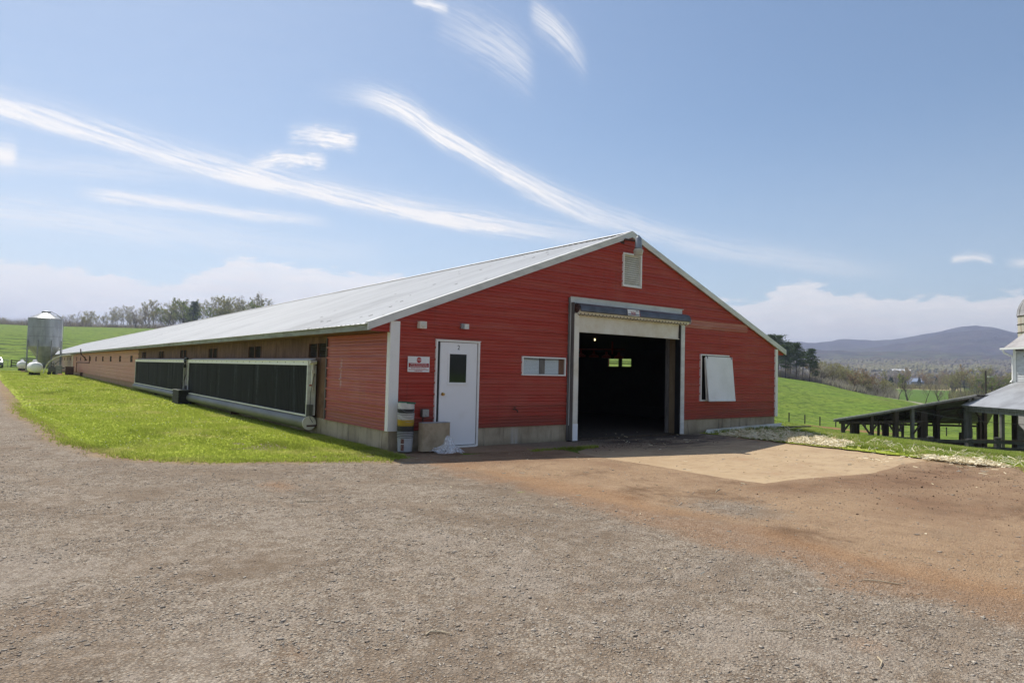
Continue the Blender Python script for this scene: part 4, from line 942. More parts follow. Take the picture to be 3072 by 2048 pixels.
obj('valve_handle', MB().beam((-.235, 3.53, .74), (-.16, 3.53, .74), .012, .03), M_redp, pv)
su = empty('sump_tank', (-.42, 16.6, -.4), 'black ribbed sump box between the two cooling pads', 'water tank')
mb = MB().box(-.60, -.16, 16.05, 17.15, -.42, .14)
obj('body', mb, M_black, su)
for k in range(5): obj('rib', MB().box(-.625, -.15, 16.02, 17.18, -.34+k*.1, -.31+k*.1), M_black, su)
obj('lid', MB().box(-.63, -.14, 16.0, 17.2, .14, .17), M_greypvc, su)
obj('riser_pipe', MB().tube([(-.33, 16.62, .17), (-.33, 16.62, 1.05), (-.33, 16.55, 1.25), (-.2, 16.5, 1.33)], .03, 8), M_steel, su, smooth=45)
obj('filter', MB().tube([(-.33, 16.62, 1.0), (-.33, 16.62, 1.18)], .06, 10).tube([(-.34, 16.5, 1.22), (-.30, 16.75, 1.30)], .045, 8).tube([(-.3, 16.3, 1.36), (-.28, 16.8, 1.36)], .04, 8), M_black, su)
obj('hose', MB().tube([(-.36, 16.85, .17), (-.36, 16.95, .4), (-.34, 16.75, .48), (-.33, 16.6, .5), (-.3, 16.45, .75), (-.3, 16.5, 1.1)], .014, 6), M_black, su)
# ================================================================== FRONT CLUTTER
def bucket(z, body, lab, rim=None, lid=None, handle=True, hy=0.0):
    cx, cy = .205, -.28+hy
    o = empty('bucket', (cx, cy, z), lab, 'bucket', 'buckets in the stack')
    r = lambda h: .132+.022*h/.37
    obj('body', MB().lathe([(0, .004), (r(0)-.006, 0), (r(.006), .006), (r(.26), .26), (r(.30), .30), (r(.37), .37), (r(.37)-.004, .37), (r(.30)-.005, .30), (0, .10)], (cx, cy, z), 24), body, o, smooth=40)
    mb = MB()
    for h in (.262, .292, .322, .352): mb.lathe([(r(h), h-.006), (r(h)+.008, h-.004), (r(h)+.008, h+.004), (r(h), h+.006)], (cx, cy, z), 24)
    obj('rim', mb, rim or body, o, smooth=40)
    if handle:
        obj('handle', MB().tube([(cx+.158*math.cos(a), cy+.158*math.sin(a), z+.30-.10*math.sin(a-R(180))) for a in [R(180+k*15) for k in range(13)]], .003, 5), M_steel, o)
    if lid: obj('lid', MB().lathe([(0, .385), (.15, .385), (.162, .378), (.162, .355), (.156, .355)], (cx, cy, z), 24, Matrix.Rotation(R(3), 4, 'Y')), lid, o, smooth=40)
    return o
M_bgrey = simple('grey_white_plastic', (.40, .42, .44), .45); M_byel = simple('yellow_plastic', (.55, .36, .02), .4)
M_bwhite = simple('white_plastic', (.70, .69, .65), .4); M_bdark = simple('charcoal_plastic', (.03, .032, .035), .45); M_green = simple('green_plastic', (.01, .13, .07), .4)
zb = G0+.03
b1 = bucket(zb, M_bgrey, 'pale grey bucket with a red label at the bottom of the stack', M_bdark, handle=False)
a0 = [R(-152+k*6.5) for k in range(5)]
mb = MB()
for p, q in zip(a0, a0[1:]): mb.quad(*[(.205+rr_*math.cos(t), -.28+rr_*math.sin(t), zb+h) for t, h, rr_ in ((p, .02, .1345), (q, .02, .1345), (q, .24, .1475), (p, .24, .1475))])
obj('label_strip', mb, simple('dark_red_label', (.10, .02, .02), .5, c2=(.25, .16, .12), scale=30), b1)
mb = MB()
for p, q in zip(a0, a0[1:]): mb.quad(*[(.205+.1437*math.cos(t), -.28+.1437*math.sin(t), zb+h) for t, h in ((p, .137), (q, .137), (q, .15), (p, .15))])
obj('label_bar', mb, M_bwhite, b1)
bucket(zb+.115, M_bdark, 'black bucket nested second from the bottom of the stack', handle=False)
bucket(zb+.215, M_byel, 'yellow bucket in the middle of the stack', handle=False)
bucket(zb+.345, M_bwhite, 'white bucket with wire handles just above the yellow one')
bucket(zb+.42, M_bdark, 'charcoal bucket between two white buckets in the stack')
bucket(zb+.525, M_bwhite, 'topmost white bucket of the stack under a green lid', lid=M_green)
M_block = simple('tan_cardboard_pad', (.52, .43, .30), .9, scale=5, c2=(.38, .30, .20), bm=.3)
bl = empty('pad_block', (.9, -.42, zb), 'tan corrugated block leaning between the buckets and the door', 'cooling pad block')
mb = MB(); x0, x1, y0, y1, zt = .455, 1.03, -.50, -.33, zb+.52
N = 26
for k in range(N):
    za, zc = zb+k*(zt-zb)/N, zb+(k+1)*(zt-zb)/N; zm = (za+zc)/2
    for yf, s_ in ((y0, -1),):
        mb.quad((x0, yf, za), (x1, yf, za), (x1, yf-.009, zm), (x0, yf-.009, zm)); mb.quad((x0, yf-.009, zm), (x1, yf-.009, zm), (x1, yf, zc), (x0, yf, zc))
obj('corrugated_face', mb, M_block, bl, recalc=False)
obj('core', MB().box(x0-.002, x1+.002, y0+.001, y1, zb, zt), M_block, bl); obj('top_sheet', MB().box(x0-.006, x1+.006, y0-.012, y1+.004, zt+.001, zt+.010), M_bgrey, bl)
# plastic bag
M_bag, nt, b = new_mat('clear_plastic_sheet'); b.inputs['Base Color'].default_value = (.75, .78, .82, 1); b.inputs['Roughness'].default_value = .28; nt.links.new((noise(nt, geo_pos(nt), 14, 5, .7, 1.5).step(.38, .66)*.55+.22).k, b.inputs['Alpha'])
b.inputs['Specular IOR Level'].default_value = .7
nu, nv = 46, 30; uu, vv = np.meshgrid(np.linspace(0, 1, nu), np.linspace(0, 1, nv), indexing='ij')
bx = .40+uu*.44+vv*.30; by = -.66-uu*.50+vv*.16
e = np.minimum(np.minimum(uu, 1-uu)*5, np.minimum(vv, 1-vv)*4); e = np.clip(e, 0, 1)
hh = e*(.012+.05*vnoise(uu*6, vv*4, 1.0, 31)+.012*vnoise(uu*24, vv*14, 1, 32)+.25*np.exp(-((uu-.50)/.15)**2-((vv-.66)/.22)**2)+.07*np.exp(-((uu-.86)/.12)**2-((vv-.45)/.3)**2)+.03*np.exp(-((uu-.2)/.2)**2-((vv-.4)/.3)**2))
hh += e*.02*np.abs(np.sin(uu*19+vv*7+3*vnoise(uu*5, vv*5, 1, 33)))
keepm = (np.hypot((uu-.5)/.52, (vv-.5)/.56)+.25*(vnoise(uu*6, vv*6, 1, 34)-.5) < .95)
V_ = np.stack([bx+(vnoise(uu*14, vv*9, 1, 35)-.5)*.04, by+(vnoise(uu*14, vv*9, 1, 36)-.5)*.04, zb+hh+.004], -1).reshape(-1, 3)
i, j = np.meshgrid(np.arange(nu-1), np.arange(nv-1), indexing='ij'); q = i*nv+j
Fq = np.stack([q, q+nv, q+nv+1, q+1], -1).reshape(-1, 4); km = keepm.ravel(); Fq = Fq[km[Fq].all(1)]
bag = bpy.data.objects.new('plastic_sheet', fast_mesh('plastic_sheet', V_, Fq, M_bag)); link(bag)
tag(bag, 'crumpled clear plastic sheet on the ground before the white door', 'plastic sheet')
# white trim length and board along the foundation, right of the roller door
g = empty('gutter_length', (11.2, -.14, -.3), 'long white metal trim lying along the right foundation', 'metal trim')
obj('channel', MB().beam((9.32, -.16, -.315), (12.95, -.17, -.235), .012, .09, (0, -.5, 1)).beam((9.32, -.20, -.36), (12.95, -.21, -.28), .08, .012), M_white, g)
bd = obj('loose_board', MB().beam((12.75, -.30, -.30), (13.95, -.52, -.30), .10, .035), M_post); tag(bd, 'dark loose board lying past the right corner of the barn', 'board')
NTH = ['first', 'second', 'third', 'fourth', 'fifth', 'sixth', 'seventh', 'eighth', 'ninth', 'tenth', 'eleventh', 'twelfth', 'thirteenth']
# ================================================================== FEED BIN, TANKS AND YARD GEAR AT THE FAR LEFT
M_bin, nt, b = new_mat('corrugated_bin_steel'); pos = geo_pos(nt); x, y, z = sep(nt, pos)
n1 = noise(nt, xyz(nt, x*1.2, y*1.2, z*.3), 1.5, 5, .6)
nt.links.new(mix(nt, n1.step(.35, .7), (.42, .44, .46), (.30, .315, .33)), b.inputs['Base Color']); b.inputs['Roughness'].default_value = .55; b.inputs['Metallic'].default_value = .25
SX, SY, SR = -2.45, 86.3, 1.72; Z0 = Hs(SX, SY)
feedbin = empty('feed_bin', (SX, SY, Z0), 'tall galvanised feed bin with a hopper bottom on steel legs', 'feed bin')
pr = []
zz = 2.78
while zz < 6.08: pr += [(SR, zz), (SR+.022, zz+.045), (SR, zz+.09)]; zz += .09
obj('shell', MB().lathe(pr, (SX, SY, 0), 40), M_bin, feedbin, smooth=25)
for zz in (3.9, 5.0): obj('seam_band', MB().lathe([(SR+.024, zz), (SR+.03, zz+.01), (SR+.03, zz+.05), (SR+.024, zz+.06)], (SX, SY, 0), 40), M_steel, feedbin)
obj('hopper', MB().lathe([(SR+.01, 2.80), (SR, 2.74), (.32, .78), (.30, .55), (.22, .45)], (SX, SY, 0), 24), M_bin, feedbin)
obj('roof_cone', MB().lathe([(SR+.07, 6.06), (SR+.05, 6.10), (.46, 6.82), (.42, 6.86), (0, 6.86)], (SX, SY, 0), 24), M_steel, feedbin)
obj('lid', MB().lathe([(.45, 6.86), (.47, 6.9), (.47, 6.97), (.3, 7.02), (0, 7.02)], (SX, SY, 0), 20), M_steel, feedbin)
obj('lid_rod', MB().tube([(SX+.4, SY-.3, 6.98), (SX+1.1, SY-.8, 6.6), (SX+1.6, SY-.9, 6.1)], .03, 6), M_hood, feedbin)
for k in range(8):
    a = R(22+k*45); ca, sa = math.cos(a), math.sin(a)
    lg = obj('leg', MB().beam((SX+ca*(SR+.07), SY+sa*(SR+.07), Z0), (SX+ca*(SR+.07), SY+sa*(SR+.07), 3.5), .10, .10, (ca, sa, 0)), M_steel, feedbin)
for k in range(8):
    a, c = R(22+k*45), R(67+k*45); P = lambda t, z: (SX+math.cos(t)*(SR+.07), SY+math.sin(t)*(SR+.07), z)
    obj('brace', MB().beam(P(a, .25), P(c, 1.2), .035, .035).beam(P(a, 1.2), P(c, .25), .03, .03), M_steel, feedbin)
lx, ly = SX+math.cos(R(-28))*(SR+.16), SY+math.sin(R(-28))*(SR+.16)
t_ = Vector((math.cos(R(62)), math.sin(R(62)), 0))*.2
mb = MB()
for s_ in (-1, 1): mb.beam((lx+t_.x*s_, ly+t_.y*s_, .2), (lx+t_.x*s_, ly+t_.y*s_, 6.2), .035, .035)
for k in range(20): mb.beam((lx-t_.x, ly-t_.y, .5+k*.29), (lx+t_.x, ly+t_.y, .5+k*.29), .03, .03)
obj('ladder', mb, M_steel, feedbin)['kind'] = 'stuff'
obj('boot', MB().lathe([(.22, .46), (.26, .3), (.26, .12), (.1, .1)], (SX, SY, 0), 10).beam((SX, SY, .2), (SX+1.9, SY-3, .25), .16, .16), M_hood, feedbin)
def tank(cx, cy, r, L, ang, lab):
    z0 = Hs(cx, cy); zc = z0+.27+r
    o = empty('propane_tank', (cx, cy, z0), lab, 'propane tank', 'propane tanks on the lawn by the feed bin')
    pr = [(0, -L/2)]+[(r*math.sin(R(t)), -L/2+r*.55*(1-math.cos(R(t)))) for t in (15, 35, 55, 75, 90)]
    pr += [(p[0], -p[1]) for p in pr[::-1]]
    Mx = Matrix.Rotation(ang, 4, 'Z') @ Matrix.Rotation(R(90), 4, 'X')
    obj('shell', MB().lathe(pr, (cx, cy, zc), 28, Mx), M_white, o, smooth=60)
    d = Vector((math.sin(-ang), math.cos(ang), 0)); e = Vector((d.y, -d.x, 0))
    obj('dome', MB().lathe([(.19, r*.93), (.19, r+.14), (.15, r+.20), (0, r+.22)], (cx, cy, zc), 16), M_white, o, smooth=50)
    for s_ in (-1, 1):
        c = Vector((cx, cy, 0))+d*s_*L*.28
        obj('saddle', MB().beam((c-e*r*.7)+Vector((0, 0, z0+.13)), (c+e*r*.7)+Vector((0, 0, z0+.13)), .2, .30), M_dark, o)
    return o
tank(-3.72, 68.6, .52, 4.6, R(2.5), 'nearer and larger of the two white propane tanks on the lawn')
tank(-4.38, 97.5, .50, 3.6, R(3), 'farther and smaller white propane tank beside the dark board fence')
pb = tag(obj('concrete_block', MB().box(-4.6, -3.9, 84.0, 85.2, Hs(-4.2, 84.5), Hs(-4.2, 84.5)+.22), M_found), 'low pale slab between the two propane tanks', 'slab')
M_alu = simple('pale_auger_tube', (.60, .59, .56), .4, .3)
au = [(-2.75, 76.8, -.36), (-2.62, 76.75, .2), (-2.42, 76.5, .72), (-2.2, 76.3, 1.02), (-1.95, 76.1, 1.26), (-1.7, 75.95, 1.44), (-1.4, 75.7, 1.6), (-1.0, 75.4, 1.72), (-.6, 75.1, 1.77), (-.02, 74.9, 1.78)]
tag(obj('feed_tube', MB().tube(au, .055, 10), M_alu, smooth=50), 'pale curved feed tube rising from the lawn to the barn eave', 'feed tube')
mt = empty('motor_cart', (-2.2, 71.2, -.38), 'dark squat motor unit on the grass under the feed tube', 'machine')
obj('body', MB().box(-2.55, -1.95, 70.9, 71.5, -.05, .42).box(-2.5, -2.0, 70.95, 71.45, .42, .50), M_hood, mt)
for sx_ in (-2.45, -2.05): obj('wheel', MB().lathe([(0, .05), (.16, .05), (.18, 0), (.16, -.05), (0, -.05)], (sx_, 70.9, -.2), 12, Matrix.Rotation(R(90), 4, 'X')), M_black, mt)
obj('pipe', MB().tube([(-2.3, 71, .5), (-2.3, 71, .62)], .05, 8), M_rust, mt)
gc = empty('grey_cabinet', (-1.65, 70.9, -.38), 'pale grey metal cabinet on the grass before the barn wall', 'cabinet')
obj('body', MB().box(-1.95, -1.38, 70.6, 71.2, -.36, .58), M_greypvc, gc); obj('door', MB().box(-1.90, -1.43, 70.585, 70.60, -.3, .5), M_steel, gc); obj('lid', MB().box(-1.98, -1.35, 70.57, 71.23, .58, .62), M_trim, gc)
rb = empty('rusty_bin', (-.8, 70.3, -.38), 'rusty brown box bin beside the white downspout', 'bin')
obj('body', MB().box(-1.12, -.42, 70.0, 70.6, -.30, .50), M_rust, rb); obj('rim', MB().box(-1.15, -.39, 69.97, 70.63, .46, .53), M_rust, rb); obj('foot', MB().box(-1.1, -1.0, 70.0, 70.6, -.4, -.3).box(-.54, -.44, 70, 70.6, -.4, -.3), M_dark, rb)
tag(obj('orange_bag', MB().lathe([(0, .16), (.16, .15), (.26, .08), (.28, .0), (.2, -.02)], (-1.6, 69.3, -.36), 9), simple('orange_sack', (.42, .20, .06), .8)), 'small orange sack on the grass near the grey cabinet', 'sack')
# dark board fence and light gate behind the tanks
def board_fence(P, hts, lab, name='board_fence', mat=M_shed, cat='fence', pw=.14, th=.03, bh=.14):
    o = empty(name, (P[0][0], P[0][1], Hs(*P[0])), lab, cat)
    for (a, c), (d, e) in zip(P, P[1:]):
        za, zb_ = Hs(a, c), Hs(d, e)
        for h in hts: obj('rail', MB().beam((a, c, za+h), (d, e, zb_+h), th, bh), mat, o)
    for a, c in P: obj('post', MB().beam((a, c, Hs(a, c)-.3), (a, c, Hs(a, c)+max(hts)+.12), pw, pw, (0, 1, 0)), mat, o)
    return o
board_fence([(-5.5, 113.9), (-3.9, 112.8), (-2.2, 111.7), (-.4, 110.6)], (.3, .65, 1.0), 'dark board fence behind the propane tanks at the foot of the hill')
board_fence([(-9.5, 116.5), (-7.6, 115.3), (-5.9, 114.2)], (.25, .5, .75, 1.0), 'thin wire panel fence left of the dark board fence', 'wire_fence', M_steel, 'fence', .06, .02, .025)
# parked car
cz = Hs(-7.6, 112.5)
M_car = simple('silver_car_paint', (.42, .42, .45), .3, .4, var=.03)
car = empty('parked_car', (-7.3, 112.3, cz), 'silver car parked on the drive at the left edge by the wire fence', 'car')
cx, cy = -7.32, 112.3
def cp(pts, x0, x1): return MB().prism([(cy+a, cz+h) for a, h in pts], (x0, x1), 0)
obj('body', cp([(-2.1, .32), (-2.15, .62), (-2.05, .80), (-.9, .92), (1.6, .92), (2.15, .85), (2.2, .4), (2.1, .28), (-1.9, .26)], cx-.86, cx+.86), M_car, car)
obj('cabin', MB().add([(cx+sx_*w, cy+a, cz+h) for sx_ in (-1, 1) for a, h, w in ((-1.15, .9, .82), (-.35, 1.42, .62), (1.2, 1.44, .62), (1.95, .9, .82))], [(0, 1, 2, 3), (7, 6, 5, 4), (0, 4, 5, 1), (1, 5, 6, 2), (2, 6, 7, 3)]), M_car, car)
obj('windscreen', MB().quad((cx-.7, cy-1.10, cz+.95), (cx+.7, cy-1.10, cz+.95), (cx+.56, cy-.47, cz+1.37), (cx-.56, cy-.47, cz+1.37)), M_glass, car)
obj('side_window', MB().quad((cx+.80, cy-.9, cz+.98), (cx+.80, cy+1.5, cz+.98), (cx+.66, cy+1.1, cz+1.36), (cx+.66, cy-.35, cz+1.36)), M_glass, car)
for sx_ in (-1, 1):
    for yy in (-1.35, 1.35):
        wh = obj('wheel', MB().lathe([(0, .1), (.2, .1), (.32, .09), (.34, 0), (.32, -.09), (.2, -.1), (0, -.1)], (cx+sx_*.78, cy+yy, cz+.33), 16, Matrix.Rotation(R(90), 4, 'Y')), M_black, car)
        obj('rim', MB().lathe([(0, .02), (.17, .02), (.19, 0)], (cx+sx_*.89, cy+yy, cz+.33), 12, Matrix.Rotation(R(90*sx_), 4, 'Y')), M_steel, wh)
    obj('headlight', MB().box(cx+sx_*.72-.12, cx+sx_*.72+.12, cy-2.17, cy-2.1, cz+.62, cz+.76), M_pvc, car)
obj('bumper', MB().box(cx-.84, cx+.84, cy-2.22, cy-2.12, cz+.30, cz+.48), M_hood, car)
# wall ducting on the pink wall
tag(obj('wall_conduit', MB().tube([(-.05, 72.4, .98), (-.05, 58.5, .98), (-.05, 58.5, 1.62)], .03, 6).tube([(-.05, 72.4, .98), (-.05, 72.4, -.1)], .03, 6), M_rust), 'thin rusty conduit running along the pink wall under its windows', 'conduit')
tag(obj('exhaust_pipe', MB().tube([(-.05, 61.2, 1.2), (-.25, 61.2, 1.5), (-.5, 61.2, 1.75), (-.55, 61.2, 2.25)], .05, 8), M_rust), 'rusty flue pipe bending up past the eave of the pink wall', 'pipe')
tag(obj('meter_frame', MB().box(-.16, -.06, 64.6, 66.1, -.36, -.31).box(-.16, -.06, 64.6, 66.1, -.02, .03).box(-.16, -.06, 64.6, 64.75, -.31, -.02).box(-.16, -.06, 65.95, 66.1, -.31, -.02), M_rust), 'small square dark frame at the foot of the pink wall', 'frame')

# ================================================================== OPEN CATTLE SHED AND FARM BUILDINGS AT THE RIGHT
RT = Vector((math.cos(YAW), -math.sin(YAW), 0)); FW = Vector((math.sin(YAW), math.cos(YAW), 0))
def L(u, v, z): return Vector((CAM.x, CAM.y, 0))+RT*u+FW*v+Vector((0, 0, z))
def GL(u, v): p = L(u, v, 0); return Hs(p.x, p.y)
def LS(u, v, z): return L(u+.6*(v-36.8), v, z)
shed = empty('cattle_shed', L(21.5, 37.5, GL(21.5, 37.5)), 'low open cattle shed of dark timbers with a sloping metal roof', 'shed')
def rz(u, v=36.8):
    f = float(np.interp(u, [17.9, 20, 25.7, 27.2], [-1.09, -.70, .45, .42])); return f+(-1.62-f)*(v-36.8)/7.2
def lp(name, u, v, z1, w, mat=M_shed, parent=shed, z0=None):
    if parent is shed: u = u+.6*(v-36.8)
    z0 = GL(u, v)-.3 if z0 is None else z0
    return obj(name, MB().beam(L(u, v, z0), L(u, v, z1), w, w, FW), mat, parent)
def lb(name, a, c, w, h, mat=M_shed, parent=shed):
    P = LS if parent is shed else L
    return obj(name, MB().beam(P(*a), P(*c), w, h), mat, parent)
for u, w in ((18.35, .16), (19.95, .16), (21.27, .23), (22.2, .16), (25.4, .15)): lp('post', u, 37.05, rz(u)-.12, w, M_shedgrey if u > 22 else M_shed)
for v in (39, 41, 43):
    for u in (18.7, 20.6, 22.9, 23.6, 25.5, 26.5): lp('post', u+random.uniform(-.1, .1), v, rz(min(u, 25.7), v)-.12, .18)
lp('post', 22.75, 37.6, -.5, .34)
for v in (37.05, 39, 41, 43):
    if v < 38: lb('beam', (18.15, v, -1.26), (23.0, v, -1.10), .10, .12)
    elif v > 42: lb('beam', (17.7, v, -1.68), (27.0, v, -1.66), .10, .12)
    for ua, uc in ((17.95, 20), (20, 25.7)): lb('rafter', (ua, v, rz(ua, v)-.08), (uc, v, rz(uc, v)-.08), .06, .10)
for u, v, s_, l in ((18.45, 37.05, 1, .38), (19.9, 37.05, -1, .62), (20.02, 37.05, 1, .34), (21.2, 37.05, -1, .42), (21.4, 37.05, 1, .4), (22.25, 37.05, 1, .5), (22.9, 37.6, -1, .5), (25.3, 39, -1, .6), (26.4, 39, -1, .65), (23.6, 39, 1, .5), (22.8, 41, 1, .5)):
    zt = rz(u, v)-.3 if v > 37.5 else -1.2
    lb('knee_brace', (u, v-.08, zt-l*1.15), (u+s_*l*.85, v-.08, zt), .05, .09)
for i in range(5):
    u = 18.3+i*1.75; lb('purlin', (u, 36.95, rz(u)-.06), (u, 43.9, rz(u, 43.9)-.06), .05, .10)
M_sroof = simple('weathered_shed_roof', (.34, .325, .32), .5, .4, scale=1.6, c2=(.17, .155, .15))
M_lroof, nt, b = new_mat('bright_corrugated_roof'); pos = geo_pos(nt)
nt.links.new(mix(nt, noise(nt, pos, .9, 5, .6).step(.35, .7), (.56, .57, .58), (.42, .42, .43)), b.inputs['Base Color']); b.inputs['Roughness'].default_value = .42; b.inputs['Metallic'].default_value = .4
def corr_strip(mb, a, c, b_, d, per, amp, th=.012):
    """corrugated sheet: edge a-c runs across the corrugations, b_-d is the opposite edge"""
    a, c, b_, d = map(Vector, (a, c, b_, d)); n = max(2, int((c-a).length/per)*4); nrm = (c-a).cross(b_-a).normalized()
    if nrm.z < 0: nrm = -nrm
    vs = []
    for i in range(n+1):
        t = i/n; o = nrm*amp*math.sin(i*math.pi/2)
        vs += [a.lerp(c, t)+o, b_.lerp(d, t)+o, a.lerp(c, t)+o-nrm*th, b_.lerp(d, t)+o-nrm*th]
    fs = []
    for i in range(n):
        q = i*4; fs += [(q, q+1, q+5, q+4), (q+2, q+6, q+7, q+3), (q, q+4, q+6, q+2), (q+1, q+3, q+7, q+5)]
    return mb.add(vs, fs)
for i in range(9):
    v0, v1 = 36.8+i*.8, 36.8+(i+1)*.8+.02
    for ua, uc, e in ((17.85, 20.02, .03), (19.98, 25.72, .034), (25.68, 27.2, .04)):
        A_ = [LS(q, v, rz(q, v)+e) for q in (ua, uc) for v in (v0, v1)]
        obj('roof_sheet', corr_strip(MB(), A_[0], A_[1], A_[2], A_[3], .09, .012), M_sroof, shed)
M_rake = wood('pale_rake_board', (.62, .60, .57), (.40, .38, .36))
for dz_, h_ in ((.015, .05), (-.06, .07)):
    lb('rake_board', (17.85, 36.76, -1.10+dz_), (20.0, 36.76, -.72+dz_), .03, h_, M_rake if dz_ > 0 else M_shedgrey); lb('rake_board', (20.0, 36.75, -.72+dz_), (25.75, 36.75, .44+dz_), .03, h_, M_rake if dz_ > 0 else M_shedgrey)
lb('top_beam', (25.6, 36.86, .30), (27.0, 36.86, .26), .1, .14, M_shedgrey)
tag(obj('cable', MB().tube([L(22.2, 36.9, -.45), L(23, 36.6, -.62), L(24, 36.5, -.80), L(25.3, 36.8, -.95), L(27, 35, -1.0), L(29, 33.5, -1.0)], .015, 5), M_shedgrey), 'slack grey cable strung below the shed roof', 'cable')
# row of cut posts behind the shed
first = None
for i, (u, v, h) in enumerate(((19.2, 37.4, .56), (20.7, 37.5, .72), (22.0, 37.4, .80), (23.3, 37.5, .72), (24.4, 38, .8), (25.9, 38.4, .75))):
    z = GL(u, v); o = tag(obj('cut_post', MB().tube([L(u, v, z-.3), L(u+.03, v, z+h), L(u+.03, v, z+h+.03)], [.08, .075, .05], 8), M_post), NTH[i]+' short sawn-off post under the shed roof counting from its low end', 'post', 'sawn-off posts by the shed')
# lean-to against the white barn
lean = empty('lean_to', L(26.5, 33, GL(26.5, 33)), 'bright corrugated lean-to roof on grey posts against the white barn', 'lean-to')
VV = [37.1, 34.4, 31.7, 29.0, 26.3]
n = 13
for i in range(n):
    v0, v1 = 37.15-i*.85, 37.15-(i+1)*.85-.03
    obj('roof_sheet', corr_strip(MB(), L(25.12, v0, -.13), L(25.12, v1, -.13), L(28.15, v0, 1.22), L(28.15, v1, 1.22), .075, .012), M_lroof, lean)
lb('eave_beam', (25.33, 37.1, -.33), (25.33, 26.2, -.33), .09, .26, M_shedgrey, lean); lb('fascia', (25.2, 37.12, -.20), (25.2, 26.2, -.20), .03, .12, M_shedgrey, lean)
for v in VV: lp('post', 25.38, v, -.4, .17, M_shedgrey, lean)
for v in VV[:-1]:
    for u in (26.6, 27.6): lp('post', u, v-.6, .35 if u < 27 else .8, .17, M_shed, lean)
for u in (26.2, 27.2): lb('purlin', (u, 37, -.15+(u-25.12)*.445-.07), (u, 26.3, -.15+(u-25.12)*.445-.07), .06, .1, M_shed, lean)
wb = empty('white_barn', L(31, 32, GL(31, 32)), 'tall white clapboard barn with a gutter and downspout at the right edge', 'barn')
zg = GL(31, 32)-.5
M_clap = simple('flaking_white_clapboard', (.66, .67, .68), .6, scale=3, stretch=(1, 1, 4), c2=(.48, .48, .49), rnd=.15)
obj('wall', MB().add([L(*p) for p in ((28.22, 37.2, zg), (28.22, 25, zg), (28.22, 25, 3.2), (28.22, 37.2, 3.2))]+[L(*p) for p in ((36, 37.2, zg), (36, 25, zg), (36, 25, 3.2), (36, 37.2, 3.2))]+[L(32.1, 37.2, 6.2), L(32.1, 25, 6.2)], [(0, 1, 2, 3), (7, 6, 5, 4), (3, 7, 4, 0), (1, 5, 6, 2), (3, 8, 7), (2, 6, 9)]), M_clap, wb)
for k in range(27):
    z = 1.05+k*.085
    if z < 3.2: obj('clapboard', MB().beam(L(28.205, 37.1, z), L(28.205, 25.2, z), .02, .072, RT*.25+Vector((0, 0, 1))), M_clap, wb)
lb('corner_board', (28.17, 37.16, zg), (28.17, 37.16, 3.15), .10, .14, M_white, wb)
obj('roof', MB().add([L(*p) for p in ((27.75, 37.6, 3.05), (27.75, 24.8, 3.05), (32.1, 24.8, 6.3), (32.1, 37.6, 6.3), (36.5, 24.8, 3.05), (36.5, 37.6, 3.05))], [(0, 1, 2, 3), (3, 2, 4, 5)]), M_sroof, wb)
lb('gutter', (27.72, 37.62, 3.08), (27.72, 24.8, 3.06), .12, .10, M_white, wb)
obj('downspout', MB().tube([L(27.74, 37.5, 3.02), L(27.78, 37.45, 2.86), L(28.08, 37.25, 2.66), L(28.1, 37.22, 2.5), L(28.1, 37.22, 1.35), L(27.95, 37.2, 1.2)], .055, 8), M_white, wb, smooth=50)
for k in range(5): lb('rafter_tail', (27.8, 36.6-k*.62, 2.98), (28.2, 36.6-k*.62, 3.0), .05, .12, M_shedgrey, wb)
for k in range(4): lb('vent_slot', (28.178, 36.5-k*.4, 2.62), (28.178, 36.3-k*.4, 2.86), .02, .07, M_dark, wb)
# stave silo
sc_ = L(47.7, 58, 0); sz = Hs(sc_.x, sc_.y)
M_stave = simple('rust_streaked_concrete', (.55, .50, .43), .85, scale=1.2, stretch=(2, 2, .35), c2=(.26, .16, .09), lo=.48, hi=.72)
M_dome = simple('grey_dome_metal', (.42, .40, .39), .5, .3, scale=2, c2=(.28, .26, .25))
ss = empty('stave_silo', (sc_.x, sc_.y, sz), 'rust-streaked concrete silo with a domed metal cap behind the white barn', 'silo')
obj('wall', MB().lathe([(2.75, sz-.5), (2.75, 7.15)], (sc_.x, sc_.y, 0), 40), M_stave, ss, smooth=30)
for k in range(12):
    z = 7.12-k*.73
    obj('hoop', MB().lathe([(2.76, z-.02), (2.80, z-.02), (2.80, z+.03), (2.76, z+.03)], (sc_.x, sc_.y, 0), 40), M_rust, ss)
obj('dome', MB().lathe([(2.82, 7.16)]+[(2.80*math.cos(R(t)), 7.18+2.55*math.sin(R(t))) for t in range(0, 91, 9)], (sc_.x, sc_.y, 0), 40), M_dome, ss, smooth=40)
for k in range(20):
    a = R(k*18); obj('rib', MB().tube([(sc_.x+2.82*math.cos(R(t))*math.cos(a), sc_.y+2.82*math.cos(R(t))*math.sin(a), 7.18+2.57*math.sin(R(t))) for t in range(0, 90, 11)], .02, 4), M_dome, ss)
